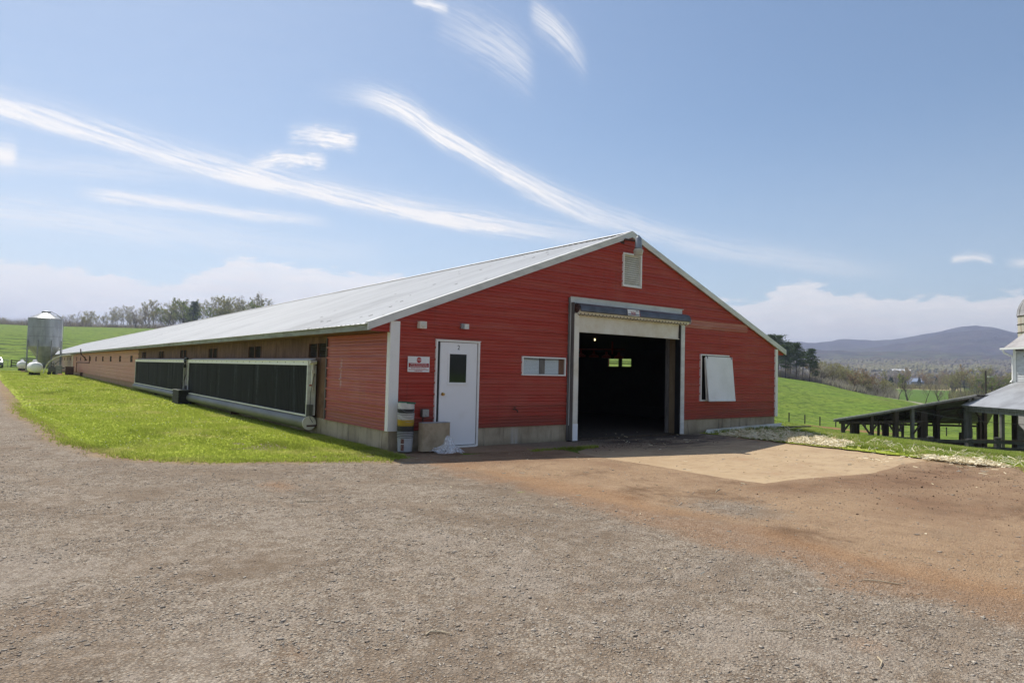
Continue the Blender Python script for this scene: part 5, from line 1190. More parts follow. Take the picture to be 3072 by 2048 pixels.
# plank corral before the shed
corral = empty('plank_corral', L(21.5, 31, GL(21.5, 31)), 'weathered plank corral with thick posts below the grass bank', 'fence')
CP = [(17.6, 32.6), (19.73, 31.3), (21.35, 31), (22.67, 31), (24.2, 30.8), (25.9, 30.5), (27.5, 30)]
for i, (u, v) in enumerate(CP):
    z = GL(u, v); top = [-1.5, -1.43, -1.46, -1.38, -1.42, -1.42, -1.45][i]
    if i in (1, 3): obj('post', MB().lathe([(.13, z-.3), (.13, top-.06), (.15, top-.05), (.15, top), (.05, top+.02), (0, top+.02)], L(u, v, 0), 12), M_rail, corral)
    else: lp('post', u, v, top, .22 if i == 2 else .18, M_rail, corral)
for (u, v), (a, c) in zip(CP, CP[1:]):
    for zt in (-1.59, -1.88, -2.15): lb('rail', (u, v-.1, zt), (a, c-.1, zt+random.uniform(-.015, .015)), .04, .13, M_rail, corral)
# more farm posts and rails further inside
for i in range(5):
    u = 22.6+i*1.1; lb('rail', (u, 33.4, -1.75), (u+1.05, 33.3, -1.75), .04, .14, M_shed, corral)
fl_ = tag(obj('shed_shade_strip', MB().beam(L(20.4, 38.5, GL(22, 38)-.02), L(27, 38.5, GL(26, 38)+.05), .5, .36), M_shed), 'long dark strip standing in for shade on the ground under the shed roof', 'trough')  # dark beam added as the shed roof's shade on the ground
# pasture fence posts and gate
FP = [(33.46, 80, .98), (35.36, 80, .96), (37.17, 80, .94), (38.88, 79.6, .9), (40.5, 79.4, .9), (42.1, 79, .9), (43.9, 78.5, .9), (45.8, 78, .9), (48, 77.5, .9), (50.4, 77, .9), (53, 76.5, .9), (56, 76, .9), (59.2, 75.5, .9)]
pf = None
for i, (u, v, h) in enumerate(FP):
    p = L(u, v, 0); z = Hs(p.x, p.y)
    tag(obj('fence_post', MB().beam((p.x, p.y, z-.3), (p.x, p.y, z+h+.1), .10, .10, (0, 1, 0)), M_post), NTH[i]+' slim dark fence post in the pasture counting from the red barn corner', 'post', 'pasture wire fence posts')
mb = MB()
for (u, v, h), (a, c, h2) in zip(FP, FP[1:]):
    p, q = L(u, v, 0), L(a, c, 0)
    for hh_ in (.3, .6, .9): mb.tube([(p.x, p.y, Hs(p.x, p.y)+hh_), (q.x, q.y, Hs(q.x, q.y)+hh_)], .006, 3)
w_ = tag(obj('fence_wire', mb, M_steel), 'thin wires strung along the lower pasture posts', 'wire fence')
gt = empty('field_gate', L(45.6, 80, GL(45.6, 80)), 'tan tubular cattle gate between dark posts beyond the shed', 'gate')
z = GL(45.6, 80); M_gate = simple('tan_gate_paint', (.36, .28, .17), .6)
for k in range(6): lb('bar', (44.8, 80, z+.15+k*.17), (46.6, 80, z+.15+k*.17), .035, .035, M_gate, gt)
for u in (44.8, 45.7, 46.6): lb('upright', (u, 80.02, z+.05), (u, 80.02, z+1.1), .04, .04, M_gate, gt)
lp('post', 44.6, 80, z+1.2, .14, M_shed, gt); lp('post', 46.8, 80, z+1.2, .14, M_shed, gt)
# utility pole with yard light
pz = Hs(135, 32.9)
po = empty('utility_pole', (135, 32.9, pz), 'dark utility pole with a small lamp on its right side', 'utility pole')
obj('pole', MB().tube([(135, 32.9, pz-.5), (134.95, 32.9, 3.25)], [.17, .13], 10), M_shed, po)
lh = Vector((135, 32.9, 2.2))+RT*.75
obj('lamp_arm', MB().tube([(135, 32.9, 2.0), lh], .04, 6), M_steel, po); obj('lamp_head', MB().box(-.35, .5, -.2, .2, -.08, .06, Matrix.Translation(lh) @ Matrix.Rotation(-YAW, 4, 'Z')), M_trim, po)
# far farm buildings in the valley
M_far_w = simple('far_white_roof', (.72, .72, .72), .5, var=.03); M_far_b = simple('far_blue_shed', (.30, .36, .48), .5, var=.05); M_far_d = simple('far_dark_wall', (.12, .11, .11), .9)
def far_house(az_, r, w, d, h, rise, yaw, wall, roof, name, lab, cat):
    x, y = CAM.x+r*math.sin(R(az_)), CAM.y+r*math.cos(R(az_)); z = Hs(x, y)-.5
    o = empty(name, (x, y, z), lab, cat); Mx = Matrix.Translation((x, y, z)) @ Matrix.Rotation(R(-yaw), 4, 'Z')
    T_ = lambda pts: [Mx @ Vector(p) for p in pts]
    obj('wall', MB().box(-w/2, w/2, -d/2, d/2, 0, h, Mx), wall, o)
    obj('gable', MB().add(T_([(s_*w/2, t, zz) for s_ in (-1, 1) for t, zz in ((-d/2, h-.05), (d/2, h-.05), (0, h+rise))]), [(0, 1, 2), (5, 4, 3), (0, 2, 5, 3), (1, 4, 5, 2)]), wall, o)
    obj('roof', MB().add(T_([(-w/2-.4, -d/2-.5, h-.1), (w/2+.4, -d/2-.5, h-.1), (w/2+.4, 0, h+rise+.2), (-w/2-.4, 0, h+rise+.2), (w/2+.4, d/2+.5, h-.1), (-w/2-.4, d/2+.5, h-.1)]), [(0, 1, 2, 3), (3, 2, 4, 5)]), roof, o)
    return o
far_house(67.3, 1190, 30, 12, 3, 3.0, 62, M_far_d, M_far_w, 'poultry_house', 'right long white-roofed poultry house on the far valley slope', 'barn')
far_house(66.2, 1230, 20, 12, 3, 3.0, 55, M_far_d, M_far_w, 'poultry_house', 'left long white-roofed poultry house on the far valley slope', 'barn')
far_house(68.35, 640, 10, 9, 3.6, 2.6, 50, M_far_b, M_far_b, 'machine_shed', 'bluish metal machine shed among the valley trees', 'shed')
far_house(67.0, 600, 8, 7, 3.0, 2.6, 20, M_far_d, M_far_d, 'farm_house', 'dark-roofed farm house beside the valley trees', 'house')
far_house(69.35, 650, 7, 6, 3.0, 2.0, 30, M_clap, M_far_d, 'cottage', 'small pale cottage half hidden by the valley trees', 'house')
# ================================================================== TREES
def leaf_mat(name, twig, leaf, leaf2, trans=.35):
    m, nt, b = new_mat(name); a = attr(nt, 'leaf'); t = attr(nt, 'tint'); r = orand(nt)
    lf = mix(nt, t, leaf, leaf2); lf = mix(nt, r*.45, lf, tuple(x*.6 for x in leaf2))
    k = mix(nt, a, twig, lf); nt.links.new(k, b.inputs['Base Color']); b.inputs['Roughness'].default_value = .75; b.inputs['Specular IOR Level'].default_value = .15
    o = nt.nodes['Material Output']; tr = nt.nodes.new('ShaderNodeBsdfTranslucent'); nt.links.new(k, tr.inputs[0])
    mx = nt.nodes.new('ShaderNodeMixShader'); nt.links.new((a*trans).k, mx.inputs[0]); nt.links.new(b.outputs[0], mx.inputs[1]); nt.links.new(tr.outputs[0], mx.inputs[2]); nt.links.new(mx.outputs[0], o.inputs['Surface'])
    return m
M_bark = simple('grey_brown_bark', (.105, .085, .070), .9, scale=2, stretch=(1, 1, .3), c2=(.05, .042, .036), rnd=.4)
M_pbark = simple('pine_bark', (.10, .07, .055), .9, scale=2, c2=(.05, .037, .03), rnd=.3)
TW = (.20, .165, .14)
LM = {'pale': leaf_mat('pale_bud_crown', TW, (.52, .50, .33), (.60, .55, .42)), 'olive': leaf_mat('olive_bud_crown', (.11, .09, .07), (.37, .36, .13), (.47, .43, .21)),
      'green': leaf_mat('fresh_green_crown', (.11, .09, .07), (.25, .32, .07), (.35, .39, .12)), 'bare': leaf_mat('bare_twig_crown', (.25, .21, .18), (.38, .32, .26), (.44, .37, .30)),
      'rust': leaf_mat('reddish_bud_crown', (.12, .09, .07), (.42, .29, .15), (.46, .34, .19)), 'needle': leaf_mat('pine_needle_crown', (.06, .05, .04), (.050, .085, .028), (.105, .150, .045), .25),
      'cedar': leaf_mat('dark_cedar_crown', (.05, .04, .035), (.045, .070, .042), (.075, .105, .058), .15)}
def tri_prism(P, Q, r0, r1):
    d = (Q-P); n = np.linalg.norm(d); d = d/max(n, 1e-6); u = np.cross(d, [.3, .2, 1.0]); u /= max(np.linalg.norm(u), 1e-6); w = np.cross(d, u)
    vs = [P+r0*(math.cos(t)*u+math.sin(t)*w) for t in (0, 2.09, 4.19)]+[Q+r1*(math.cos(t)*u+math.sin(t)*w) for t in (0, 2.09, 4.19)]
    return vs, [(0, 1, 4), (0, 4, 3), (1, 2, 5), (1, 5, 4), (2, 0, 3), (2, 3, 5)]
class Acc:
    def __init__(s): s.v, s.f, s.l, s.t = [], [], [], []
    def prism(s, P, Q, r0, r1, leaf=0.0):
        vs, fs = tri_prism(P, Q, r0, r1); b = len(s.v); s.v += vs; s.f += [tuple(i+b for i in f) for f in fs]; s.l += [leaf]*6; s.t += [0]*6
    def tri(s, p, size, rr):
        b = len(s.v); a = np.array([rr.gauss(0, 1) for _ in range(3)]); c = np.array([rr.gauss(0, 1) for _ in range(3)])
        a /= np.linalg.norm(a); c /= np.linalg.norm(c); t = rr.random()
        s.v += [p-a*size*.5, p+a*size*.5, p+c*size]; s.f.append((b, b+1, b+2)); s.l += [1.0]*3; s.t += [t]*3
    def mesh(s, name, mat): return fast_mesh(name, np.array(s.v), np.array(s.f), mat, {'leaf': np.array(s.l), 'tint': np.array(s.t)})
def deciduous(seed, h, spread, leaves, lsize, kind, trunks=1, low=.25):
    rr = random.Random(seed); tr, cr = Acc(), Acc()
    def rec(p, d, ln, r, lv):
        nseg = 4 if lv < 2 else 2; q = p; acc = tr if lv < 2 else cr; pts = [p]
        for i in range(nseg):
            d = d+np.array([rr.gauss(0, .10), rr.gauss(0, .10), .05+.03*lv]); d /= np.linalg.norm(d)
            q2 = q+d*ln/nseg; ra, rb_ = r*(1-.75*i/nseg), r*(1-.75*(i+1)/nseg)
            acc.prism(q, q2, max(ra, .018), max(rb_, .014)); q = q2; pts.append(q)
        if lv == 3:
            for _ in range(leaves): cr.tri(pts[rr.randint(1, len(pts)-1)]+np.array([rr.gauss(0, .25) for _ in range(3)])*h*.03, lsize*rr.uniform(.6, 1.4), rr)
            return
        n = (9, 5, 4)[lv]
        for k in range(n):
            t = (low+(1-low)*(k+rr.random())/n) if lv == 0 else (.25+.75*(k+rr.random())/n)
            i = min(int(t*nseg), nseg-1); b0 = pts[i]+(pts[i+1]-pts[i])*(t*nseg-i)
            a = rr.random()*6.283; e = rr.uniform(.55, 1.0) if lv == 0 else rr.uniform(.5, .95)
            side = np.array([math.cos(a), math.sin(a), 0]); nd = d*math.cos(e)+side*math.sin(e)*spread; nd[2] = abs(nd[2])*.9+.12; nd /= np.linalg.norm(nd)
            rec(b0, nd, ln*((.58, .52, .5)[lv])*(1.15-t*.5)*rr.uniform(.75, 1.15), r*(.42 if lv else .36)*(1.1-t*.5), lv+1)
    for k in range(trunks):
        lean = np.array([rr.gauss(0, .10+.2*(trunks > 1)), rr.gauss(0, .10+.2*(trunks > 1)), 1.0]); lean /= np.linalg.norm(lean)
        rec(np.array([rr.gauss(0, .3)*(trunks > 1), rr.gauss(0, .3)*(trunks > 1), -.4]), lean, h*.80*(1 if k == 0 else rr.uniform(.7, 1)), h*.016, 0)
    return tr.mesh('trunk', M_bark), cr.mesh('crown', LM[kind])
def pine(seed, h, kind='needle', base=.42, wide=.20):
    rr = random.Random(seed); tr, cr = Acc(), Acc(); P = np.array([0, 0, -.5]); lean = np.array([rr.gauss(0, .02), rr.gauss(0, .02), 1.0])
    N = 9
    for i in range(N): tr.prism(P+lean*h*i/N, P+lean*h*(i+1)/N, h*.016*(1-.85*i/N), h*.016*(1-.85*(i+1)/N))
    z = base
    while z < 1.0:
        n = rr.randint(2, 4) if z < .75 else rr.randint(3, 5)
        env = (math.sin(min(1, (z-base)/(1-base)*1.05+.12)*3.0)*.8+.28)
        for _ in range(n):
            a = rr.random()*6.283; ln = h*wide*env*rr.uniform(.45, 1.2); up = rr.uniform(-.02, .28)
            d = np.array([math.cos(a), math.sin(a), up]); b0 = P+lean*h*z; e = b0+d*ln
            tr.prism(b0, e, h*.004, h*.0015)
            for c in range(3):
                t = (.5, .78, 1.0)[c]; ctr = b0+d*ln*t+np.array([rr.gauss(0, .02), rr.gauss(0, .02), .01])*h; s_ = h*rr.uniform(.026, .045)
                for _ in range(26):
                    cr.tri(ctr+np.array([rr.gauss(0, 1)*s_, rr.gauss(0, 1)*s_, rr.gauss(0, .42)*s_+.25*s_]), h*.021*rr.uniform(.6, 1.4), rr)
        z += rr.uniform(.018, .045)
    for _ in range(60): cr.tri(P+lean*h+np.array([rr.gauss(0, 1), rr.gauss(0, 1), rr.gauss(0, .8)])*h*.022, h*.02, rr)
    return tr.mesh('trunk', M_pbark), cr.mesh('crown', LM[kind])
def cedar(seed, h):
    rr = random.Random(seed); tr, cr = Acc(), Acc(); tr.prism(np.array([0, 0, -.3]), np.array([0, 0, h*.8]), h*.02, h*.004)
    for _ in range(900):
        z = rr.random()**.8; a = rr.random()*6.283; rad_ = h*.30*(1-z)**.7*(.75+.35*math.sin(a*3+seed)+rr.gauss(0, .12))*math.sqrt(rr.uniform(.35, 1))
        cr.tri(np.array([math.cos(a)*rad_, math.sin(a)*rad_, h*(.06+.94*z)]), h*.05*rr.uniform(.6, 1.3), rr)
    return tr.mesh('trunk', M_pbark), cr.mesh('crown', LM['cedar'])
def tree(name, meshes, x, y, h0, h, rot, label, cat, group=None):
    z = Hs(x, y); o = empty(name, (x, y, z), label, cat, group); o.rotation_euler = (0, 0, rot); s_ = h/h0; o.scale = (s_, s_, s_)
    for me in meshes: link(bpy.data.objects.new(me.name.split('.')[0], me), o)
    return o
DEC = {k: [] for k in ('pale', 'olive', 'green', 'bare', 'rust')}
sd = 100
for kind, n, lv, ls in (('pale', 3, 6, .24), ('olive', 3, 6, .26), ('green', 2, 7, .27), ('bare', 3, 2, .16), ('rust', 2, 5, .24)):
    for i in range(n):
        sd += 1; DEC[kind].append(deciduous(sd, 10, (.9, 1.15, 1.0)[i % 3], lv, ls, kind, trunks=(1, 2, 1)[i % 3], low=(.2, .08, .28)[i % 3]))
PIN = [pine(300+i, 12, base=(.40, .5, .34, .46)[i], wide=(.20, .17, .22, .19)[i]) for i in range(4)]
CED = [cedar(400+i, 6) for i in range(2)]
rr = random.Random(77)
def at(az_, r): return CAM.x+r*math.sin(R(az_)), CAM.y+r*math.cos(R(az_))
LABS = {'pale': ('pale_tree', 'pale-budded early spring tree in the wood along the green hilltop'), 'olive': ('budding_tree', 'olive-budded tree in the wood along the green hilltop'),
        'green': ('leafing_tree', 'fresh green leafing tree in the wood along the green hilltop'), 'bare': ('bare_tree', 'bare grey-brown tree in the wood along the green hilltop')}
PROF = [(-3, 2.9), (-1, 2.95), (.5, 2.7), (1.2, 3.1), (1.9, 3.3), (3, 3.2), (4, 3.5), (5.1, 3.75), (7.2, 4.3), (8.7, 4.7), (10, 4.7), (11, 4.95), (12.2, 5.4), (13, 5.2), (15, 5.5), (17, 5.6), (20, 5.6)]
for row, (dr, sp, sc_h) in enumerate(((0, .60, .95), (14, .7, 1.0), (30, .62, .98), (6, 1.5, .55))):
    a = -2.6+row*.2
    while a < 16.5:
        aa = a+rr.uniform(-.2, .2); r = np.interp(aa, [-3, 12, 18], [462, 440, 415])+dr+rr.uniform(-5, 5); x, y = at(aa, r)
        top = np.interp(aa, [p[0] for p in PROF], [p[1] for p in PROF]); h = (r*math.tan(R(top))+1.18-Hs(x, y))*sc_h*rr.uniform(.66, 1.0)
        if aa < 4: kinds = ['bare']*5+['pale']*2+['olive']
        elif aa < 9: kinds = ['pale']*4+['bare']*3+['olive']*2
        else: kinds = ['olive']*3+['bare']*4+['green']*2+['pale']
        k = rr.choice(kinds); nm, lab = LABS[k]
        if h > 1.5: tree(nm, rr.choice(DEC[k]), x, y, 9.3, max(h, 3), rr.random()*6.28, lab, 'tree', 'wood along the hilltop')
        a += sp
# two dark evergreens in the hilltop wood
for a, hh, lab in ((11.35, 17, 'dark rounded evergreen standing above the hilltop wood'),):
    x, y = at(a, 436); tree('evergreen_tree', PIN[0], x, y, 12, hh, 1.0, lab, 'tree')
PL = [(58.35, 250, 14.5, 0, 'tall pine half hidden behind the right corner of the barn'), (58.9, 256, 15.5, 1, 'tallest pine beside the right eave of the barn'), (59.45, 246, 11.5, 2, 'bushy pine second from the barn eave'), (59.85, 258, 13.4, 3, 'broad-topped pine in the middle of the pine row'), (60.25, 248, 12.6, 0, 'pine with a bare lower trunk in the middle of the row'), (60.7, 252, 10.4, 1, 'shorter pine with a thin crown near the end of the row'), (61.2, 244, 11.2, 3, 'last tall pine of the row with layered branches'), (61.6, 247, 7.2, 2, 'small low pine at the thicket end of the row'), (59.1, 268, 12.5, 3, 'pine standing behind the tallest pine of the row'), (57.7, 254, 13, 2, 'pine hidden almost wholly behind the barn corner')]
for a, r, h, k, lab in PL:
    x, y = at(a, r); tree('pine_tree', PIN[k], x, y, 12.2, h, rr.random()*6.28, lab, 'pine tree', 'pines on the pasture crest')
for i in range(26):   # bare underwood among the pines
    a = rr.uniform(57.8, 62.2); r = rr.uniform(252, 285); x, y = at(a, r)
    tree('bare_tree', rr.choice(DEC['bare']+DEC['pale'][:1]), x, y, 9.3, rr.uniform(3.5, 6.5), rr.random()*6.28, 'bare brown understorey tree among the pines', 'tree', 'underwood of the pine row')
for i in range(78):
    a = rr.uniform(61.7, 67.0); r = rr.uniform(262, 330); x, y = at(a, r); k = rr.choice(['olive', 'olive', 'rust', 'pale', 'bare', 'olive'])
    env = 1-.45*max(0, (a-65.3)/1.7)
    tree('thicket_tree', rr.choice(DEC[k]), x, y, 9.3, rr.uniform(5.2, 8.4)*env*(1+.1*math.sin(a*4)), rr.random()*6.28, {'olive': 'olive budding tree in the thicket beyond the pasture', 'rust': 'rust-tinged budding tree in the thicket beyond the pasture', 'pale': 'pale budding tree in the thicket beyond the pasture', 'bare': 'bare grey tree in the thicket beyond the pasture'}[k], 'tree', 'thicket beyond the pasture')
for i in range(64):
    a = rr.uniform(66.2, 71.5); r = rr.uniform(480, 640); x, y = at(a, r); k = rr.choice(['olive', 'bare', 'rust', 'pale', 'C', 'C', 'C'])
    if 68.1 < a < 68.9 and r > 520: continue
    if k == 'C': tree('cedar_tree', rr.choice(CED), x, y, 6, rr.uniform(5, 9), rr.random()*6.28, 'dark cedar in the valley tree line past the tan field', 'tree', 'valley tree line')
    else: tree('valley_tree', rr.choice(DEC[k]), x, y, 9.3, rr.uniform(7, 12.5), rr.random()*6.28, 'brown or olive broadleaf tree in the valley tree line past the tan field', 'tree', 'valley tree line')
for i in range(58):
    a = rr.uniform(70.4, 77); r = rr.uniform(310, 440); x, y = at(a, r); k = rr.choice(['olive', 'bare', 'bare', 'rust', 'olive', 'green' if a > 72 and r < 340 else 'bare'])
    tree('valley_tree', rr.choice(DEC[k]), x, y, 9.3, rr.uniform(8, 13.5)*(.8+.2*min(1, (a-70.4))), rr.random()*6.28, {'olive': 'olive budding tree in the clump behind the utility pole', 'bare': 'bare grey tree in the clump behind the utility pole', 'rust': 'reddish budding tree in the clump behind the utility pole', 'green': 'bright green shrub tree before the clump behind the pole'}[k], 'tree', 'clump behind the utility pole')
for a, r, h, k, j, lab in ((67.25, 208, 6.4, 'green', 0, 'small yellow-green leafing tree by the pale farm lane'), (67.85, 203, 8.0, 'bare', 1, 'tallest bare tree standing at the end of the pale farm lane'), (68.95, 206, 6.6, 'bare', 0, 'bare tree in the middle of the lane-side group'), (69.85, 208, 6.8, 'bare', 1, 'bare many-stemmed tree rightmost of the lane-side group'), (71.3, 212, 5.0, 'bare', 2, 'thin small bare tree past the lane-side group')):
    x, y = at(a, r); tree('lane_tree', DEC[k][j], x, y, 9.3, h, rr.random()*6.28, lab, 'tree')

# ------------------------------------------------------------------ leafless brush that fills the woods' feet (placed after the blade helper below)
# ------------------------------------------------------------------ far woodland crowns on the valley floor and foothills
M_wood_far = leaf_mat('far_wood_crowns', (.115, .098, .085), (.19, .20, .10), (.235, .21, .13), 0)
def crowns(n, seed, amin, amax, rmin, rmax, size, clear=None):
    g = np.random.default_rng(seed); az_ = np.radians(g.uniform(amin, amax, n)); r = rmin*(rmax/rmin)**g.random(n)
    x, y = CAM.x+r*np.sin(az_), CAM.y+r*np.cos(az_)
    grove = vnoise(x, y, 150, 41)*.6+vnoise(x, y, 60, 42)*.4
    k = grove > np.clip(.56-(r-700)/2600, .18, .56); x, y, r = x[k], y[k], r[k]; n = len(x); z = H(x, y)
    s_ = g.uniform(.7, 1.3, n)*size
    q = 9; base = []                                   # a ragged dome: two rings and a tip
    for j in range(5): base.append((math.cos(j*1.2566)*.55, math.sin(j*1.2566)*.55, .15))
    for j in range(5): base.append((math.cos(j*1.2566+.6)*.5, math.sin(j*1.2566+.6)*.5, .75))
    base.append((0, 0, 1.1)); base = np.array(base)
    fs = []
    for j in range(5):
        a, b_ = j, (j+1) % 5; fs += [(a, b_, a+5), (b_, b_+5, a+5), (a+5, b_+5, 10)]
    V = base[None]*s_[:, None, None]*np.array([.95, .95, 1.0])*g.uniform(.62, 1.38, (n, 11, 1))+np.stack([x, y, z], -1)[:, None]
    F = (np.array(fs)[None]+np.arange(n)[:, None, None]*11).reshape(-1, 3)
    lf = np.repeat(np.clip(vnoise(x, y, 220, 43)*1.6-.35+g.normal(0, .18, n), 0, 1), 11); ti = np.repeat(g.random(n), 11)
    return V.reshape(-1, 3), F, lf, ti
Vs, Fs, Ls, Ts, off = [], [], [], [], 0
for args in ((5000, 1, 55, 84, 720, 1400, 5.0), (17000, 2, 55, 84, 1250, 2000, 5.2)):
    v, f, l, t = crowns(*args); Vs.append(v); Fs.append(f+off); Ls.append(l); Ts.append(t); off += len(v)
fw_ = bpy.data.objects.new('far_woodland', fast_mesh('far_woodland', np.concatenate(Vs), np.concatenate(Fs), M_wood_far, {'leaf': np.concatenate(Ls), 'tint': np.concatenate(Ts)})); link(fw_); fw_['kind'] = 'stuff'

# ================================================================== GRASS
def grass_mat(name, c1, c2, c3, trans=.45):
    m, nt, b = new_mat(name); t = attr(nt, 'tint'); pos = geo_pos(nt); n = noise(nt, pos, .7, 5, .6); n2 = noise(nt, scaled(nt, pos, (1, .3, 1)), .45, 4, .6)
    k = mix(nt, t.step(.1, .9), c1, c2); k = mix(nt, t.step(.90, .93), k, c3); k = mix(nt, n.step(.5, .68)*.6, k, c3); k = mix(nt, n2.step(.53, .66)*.65, k, tuple(x*.55 for x in c1))
    nt.links.new(k, b.inputs['Base Color']); b.inputs['Roughness'].default_value = .6; b.inputs['Specular IOR Level'].default_value = .2
    o = nt.nodes['Material Output']; tr = nt.nodes.new('ShaderNodeBsdfTranslucent'); nt.links.new(k, tr.inputs[0]); mx = nt.nodes.new('ShaderNodeMixShader'); mx.inputs[0].default_value = trans
    nt.links.new(b.outputs[0], mx.inputs[1]); nt.links.new(tr.outputs[0], mx.inputs[2]); nt.links.new(mx.outputs[0], o.inputs['Surface']); return m
M_gl = grass_mat('lawn_blades', (.29, .37, .045), (.46, .51, .11), (.62, .55, .24), .55)
M_gv = grass_mat('verge_blades', (.20, .28, .035), (.36, .43, .085), (.54, .49, .24), .55)
def blades(px, py, pz, nb, h, w, lean, seed):
    """px.. tufts; nb blades each; one triangle per blade"""
    g = np.random.default_rng(seed); n = len(px)*nb
    x, y, z = np.repeat(px, nb), np.repeat(py, nb), np.repeat(pz, nb); hh = np.repeat(h, nb)*g.uniform(.5, 1.25, n); ww = np.repeat(w, nb)
    a = g.uniform(0, 6.283, n); b_ = g.uniform(0, 6.283, n); sp = ww*2.2
    bx, by = x+np.cos(b_)*sp*g.random(n), y+np.sin(b_)*sp*g.random(n); ln = hh*lean*g.uniform(.2, 1.3, n)
    c, s_ = np.cos(a), np.sin(a); V = np.empty((n, 3, 3))
    V[:, 0] = np.stack([bx-s_*ww*.5, by+c*ww*.5, z-.01], -1); V[:, 1] = np.stack([bx+s_*ww*.5, by-c*ww*.5, z-.01], -1); V[:, 2] = np.stack([bx+c*ln, by+s_*ln, z+hh], -1)
    return V.reshape(-1, 3), np.arange(n*3).reshape(-1, 3), np.repeat(np.repeat(g.random(len(px)), nb)*.5+g.random(n)*.5, 3)
def brush(name, n, a0, a1, r0f, depth, h, w, kind, seed):
    g = np.random.default_rng(seed); az_ = g.uniform(a0, a1, n); r = r0f(az_)+g.uniform(0, depth, n)
    px, py = CAM.x+r*np.sin(np.radians(az_)), CAM.y+r*np.cos(np.radians(az_)); cl_ = .35+.9*vnoise(px, py, 9, 44)
    v, f, t = blades(px, py, H(px, py), 7, np.where((az_ < 4.5) & (r > 400), h*1.15, h)*cl_, np.full(n, w), .55, seed)
    return tag(link(bpy.data.objects.new(name, fast_mesh(name, v, f, LM[kind], {'leaf': (t > .45)*1.0, 'tint': t}))), kind='stuff')
brush('hilltop_brush', 3600, -3, 17.5, lambda a: np.interp(a, [-3, 12, 18], [452, 430, 405]), 40, 3.9, .12, 'bare', 201)
brush('thicket_brush', 4200, 61.3, 67.2, lambda a: np.full(a.shape, 250.0)+(a > 65)*8, 60, 3.6, .10, 'pale', 202)
brush('pine_row_brush', 1800, 57.5, 62.0, lambda a: np.full(a.shape, 245.0), 30, 2.6, .08, 'bare', 203)
brush('valley_brush', 2600, 66.2, 76, lambda a: np.where(a > 70.4, 305.0, 476.0), 70, 3.6, .12, 'olive', 204)
def inside(px, py, P):
    ins = np.zeros(px.shape, bool); j = len(P)-1
    for i in range(len(P)):
        (xi, yi), (xj, yj) = P[i], P[j]
        with np.errstate(divide='ignore', invalid='ignore'): ins ^= ((yi > py) != (yj > py)) & (px < (xj-xi)*(py-yi)/(yj-yi+1e-12)+xi)
        j = i
    return ins
LP = [(-.46, -1.0), (.0, -.9), (.0, 95)]+LAWN[::-1][:-1]
Vs, Fs, Ts, off = [], [], [], 0
g = np.random.default_rng(5)
for y0, y1, dens, h, w, nb in ((-1.1, 3, 620, .034, .008, 7), (3, 7, 420, .036, .010, 7), (7, 13, 240, .038, .014, 7), (13, 24, 110, .04, .021, 7), (24, 45, 42, .045, .034, 7), (45, 95, 14, .055, .066, 7)):
    n = int(dens*6.6*(y1-y0)); px, py = g.uniform(-6.6, .0, n), g.uniform(y0, y1, n); k = inside(px, py, LP)
    e = seg_d(px, py, LAWN); k &= (g.random(n) < np.clip(.25+e*2.2, 0, 1)) & ~((px > -.42) & (py > 3.4) & (py < 30) & (g.random(n) < .8)); px, py, e = px[k], py[k], e[k]
    hh = h*(.75+.7*vnoise(px, py, .9, 51))*np.clip(.55+e*1.2, .55, 1)
    v, f, t = blades(px, py, G0+.01+.035*np.clip((py-14)/8, 0, 1), nb, hh, np.full(len(px), w), .9, int(y0*7+50)); Vs.append(v); Fs.append(f+off); Ts.append(t); off += len(v)
# stray tufts that creep over the gravel edge, along the wall foot and before the walk
n = 5200; sidx = g.integers(0, 15, n); tt = g.random(n); LA = np.array(LAWN)
px = LA[sidx, 0]*(1-tt)+LA[sidx+1, 0]*tt+g.normal(-.05, .13, n); py = LA[sidx, 1]*(1-tt)+LA[sidx+1, 1]*tt+g.normal(-.05, .13, n)
px = np.concatenate([px, g.uniform(2.5, 4.3, 240), g.uniform(-.3, -.02, 700)]); py = np.concatenate([py, g.normal(-1.16, .07, 240), g.uniform(-.8, 3.4, 700)])
v, f, t = blades(px, py, np.full(len(px), G0+.004), 6, np.full(len(px), .045), np.full(len(px), .011), 1.0, 91); Vs.append(v); Fs.append(f+off); Ts.append(t); off += len(v)
lg = bpy.data.objects.new('lawn_grass', fast_mesh('lawn_grass', np.concatenate(Vs), np.concatenate(Fs), M_gl, {'tint': np.concatenate(Ts)})); link(lg); lg['kind'] = 'stuff'
STRAW_A = [(9.1, -.75), (10.4, -.30), (12.3, -1.35), (11.7, -2.9), (10.3, -3.7), (9.15, -3.9)]
STRAW_B = [(8.75, -5.75), (9.4, -5.35), (10.3, -5.9), (9.9, -6.6), (9.2, -7.05), (8.5, -6.7)]
VP = VERGE+[(22, -14), (22, -.2), (13.2, -.2), (13.2, -.1), (9.12, -.1)]
n = 26000; px, py = g.uniform(8.1, 22, n), g.uniform(-12, -.1, n); k = inside(px, py, VP); e = seg_d(px, py, VERGE)
k &= (g.random(n) < np.clip(.15+e*1.3, 0, 1)) & ~(inside(px, py, STRAW_A) & (g.random(n) < .75)) & ~(inside(px, py, STRAW_B) & (g.random(n) < .75)); px, py, e = px[k], py[k], e[k]
pz = H(px, py)+verge_lift(px, py)
Vs, Fs, Ts, off = [], [], [], 0
v, f, t = blades(px, py, pz, 8, (.045+.07*vnoise(px, py, .8, 61))*np.clip(.5+e, .5, 1), np.full(len(px), .013), 1.0, 92); Vs.append(v); Fs.append(f+off); Ts.append(t); off += len(v)
n = 14000; az_ = np.radians(g.uniform(56.5, 80, n)); r = 21*(70/21)**g.random(n); px, py = CAM.x+r*np.sin(az_), CAM.y+r*np.cos(az_); k = (px > 13.4); px, py, r = px[k], py[k], r[k]
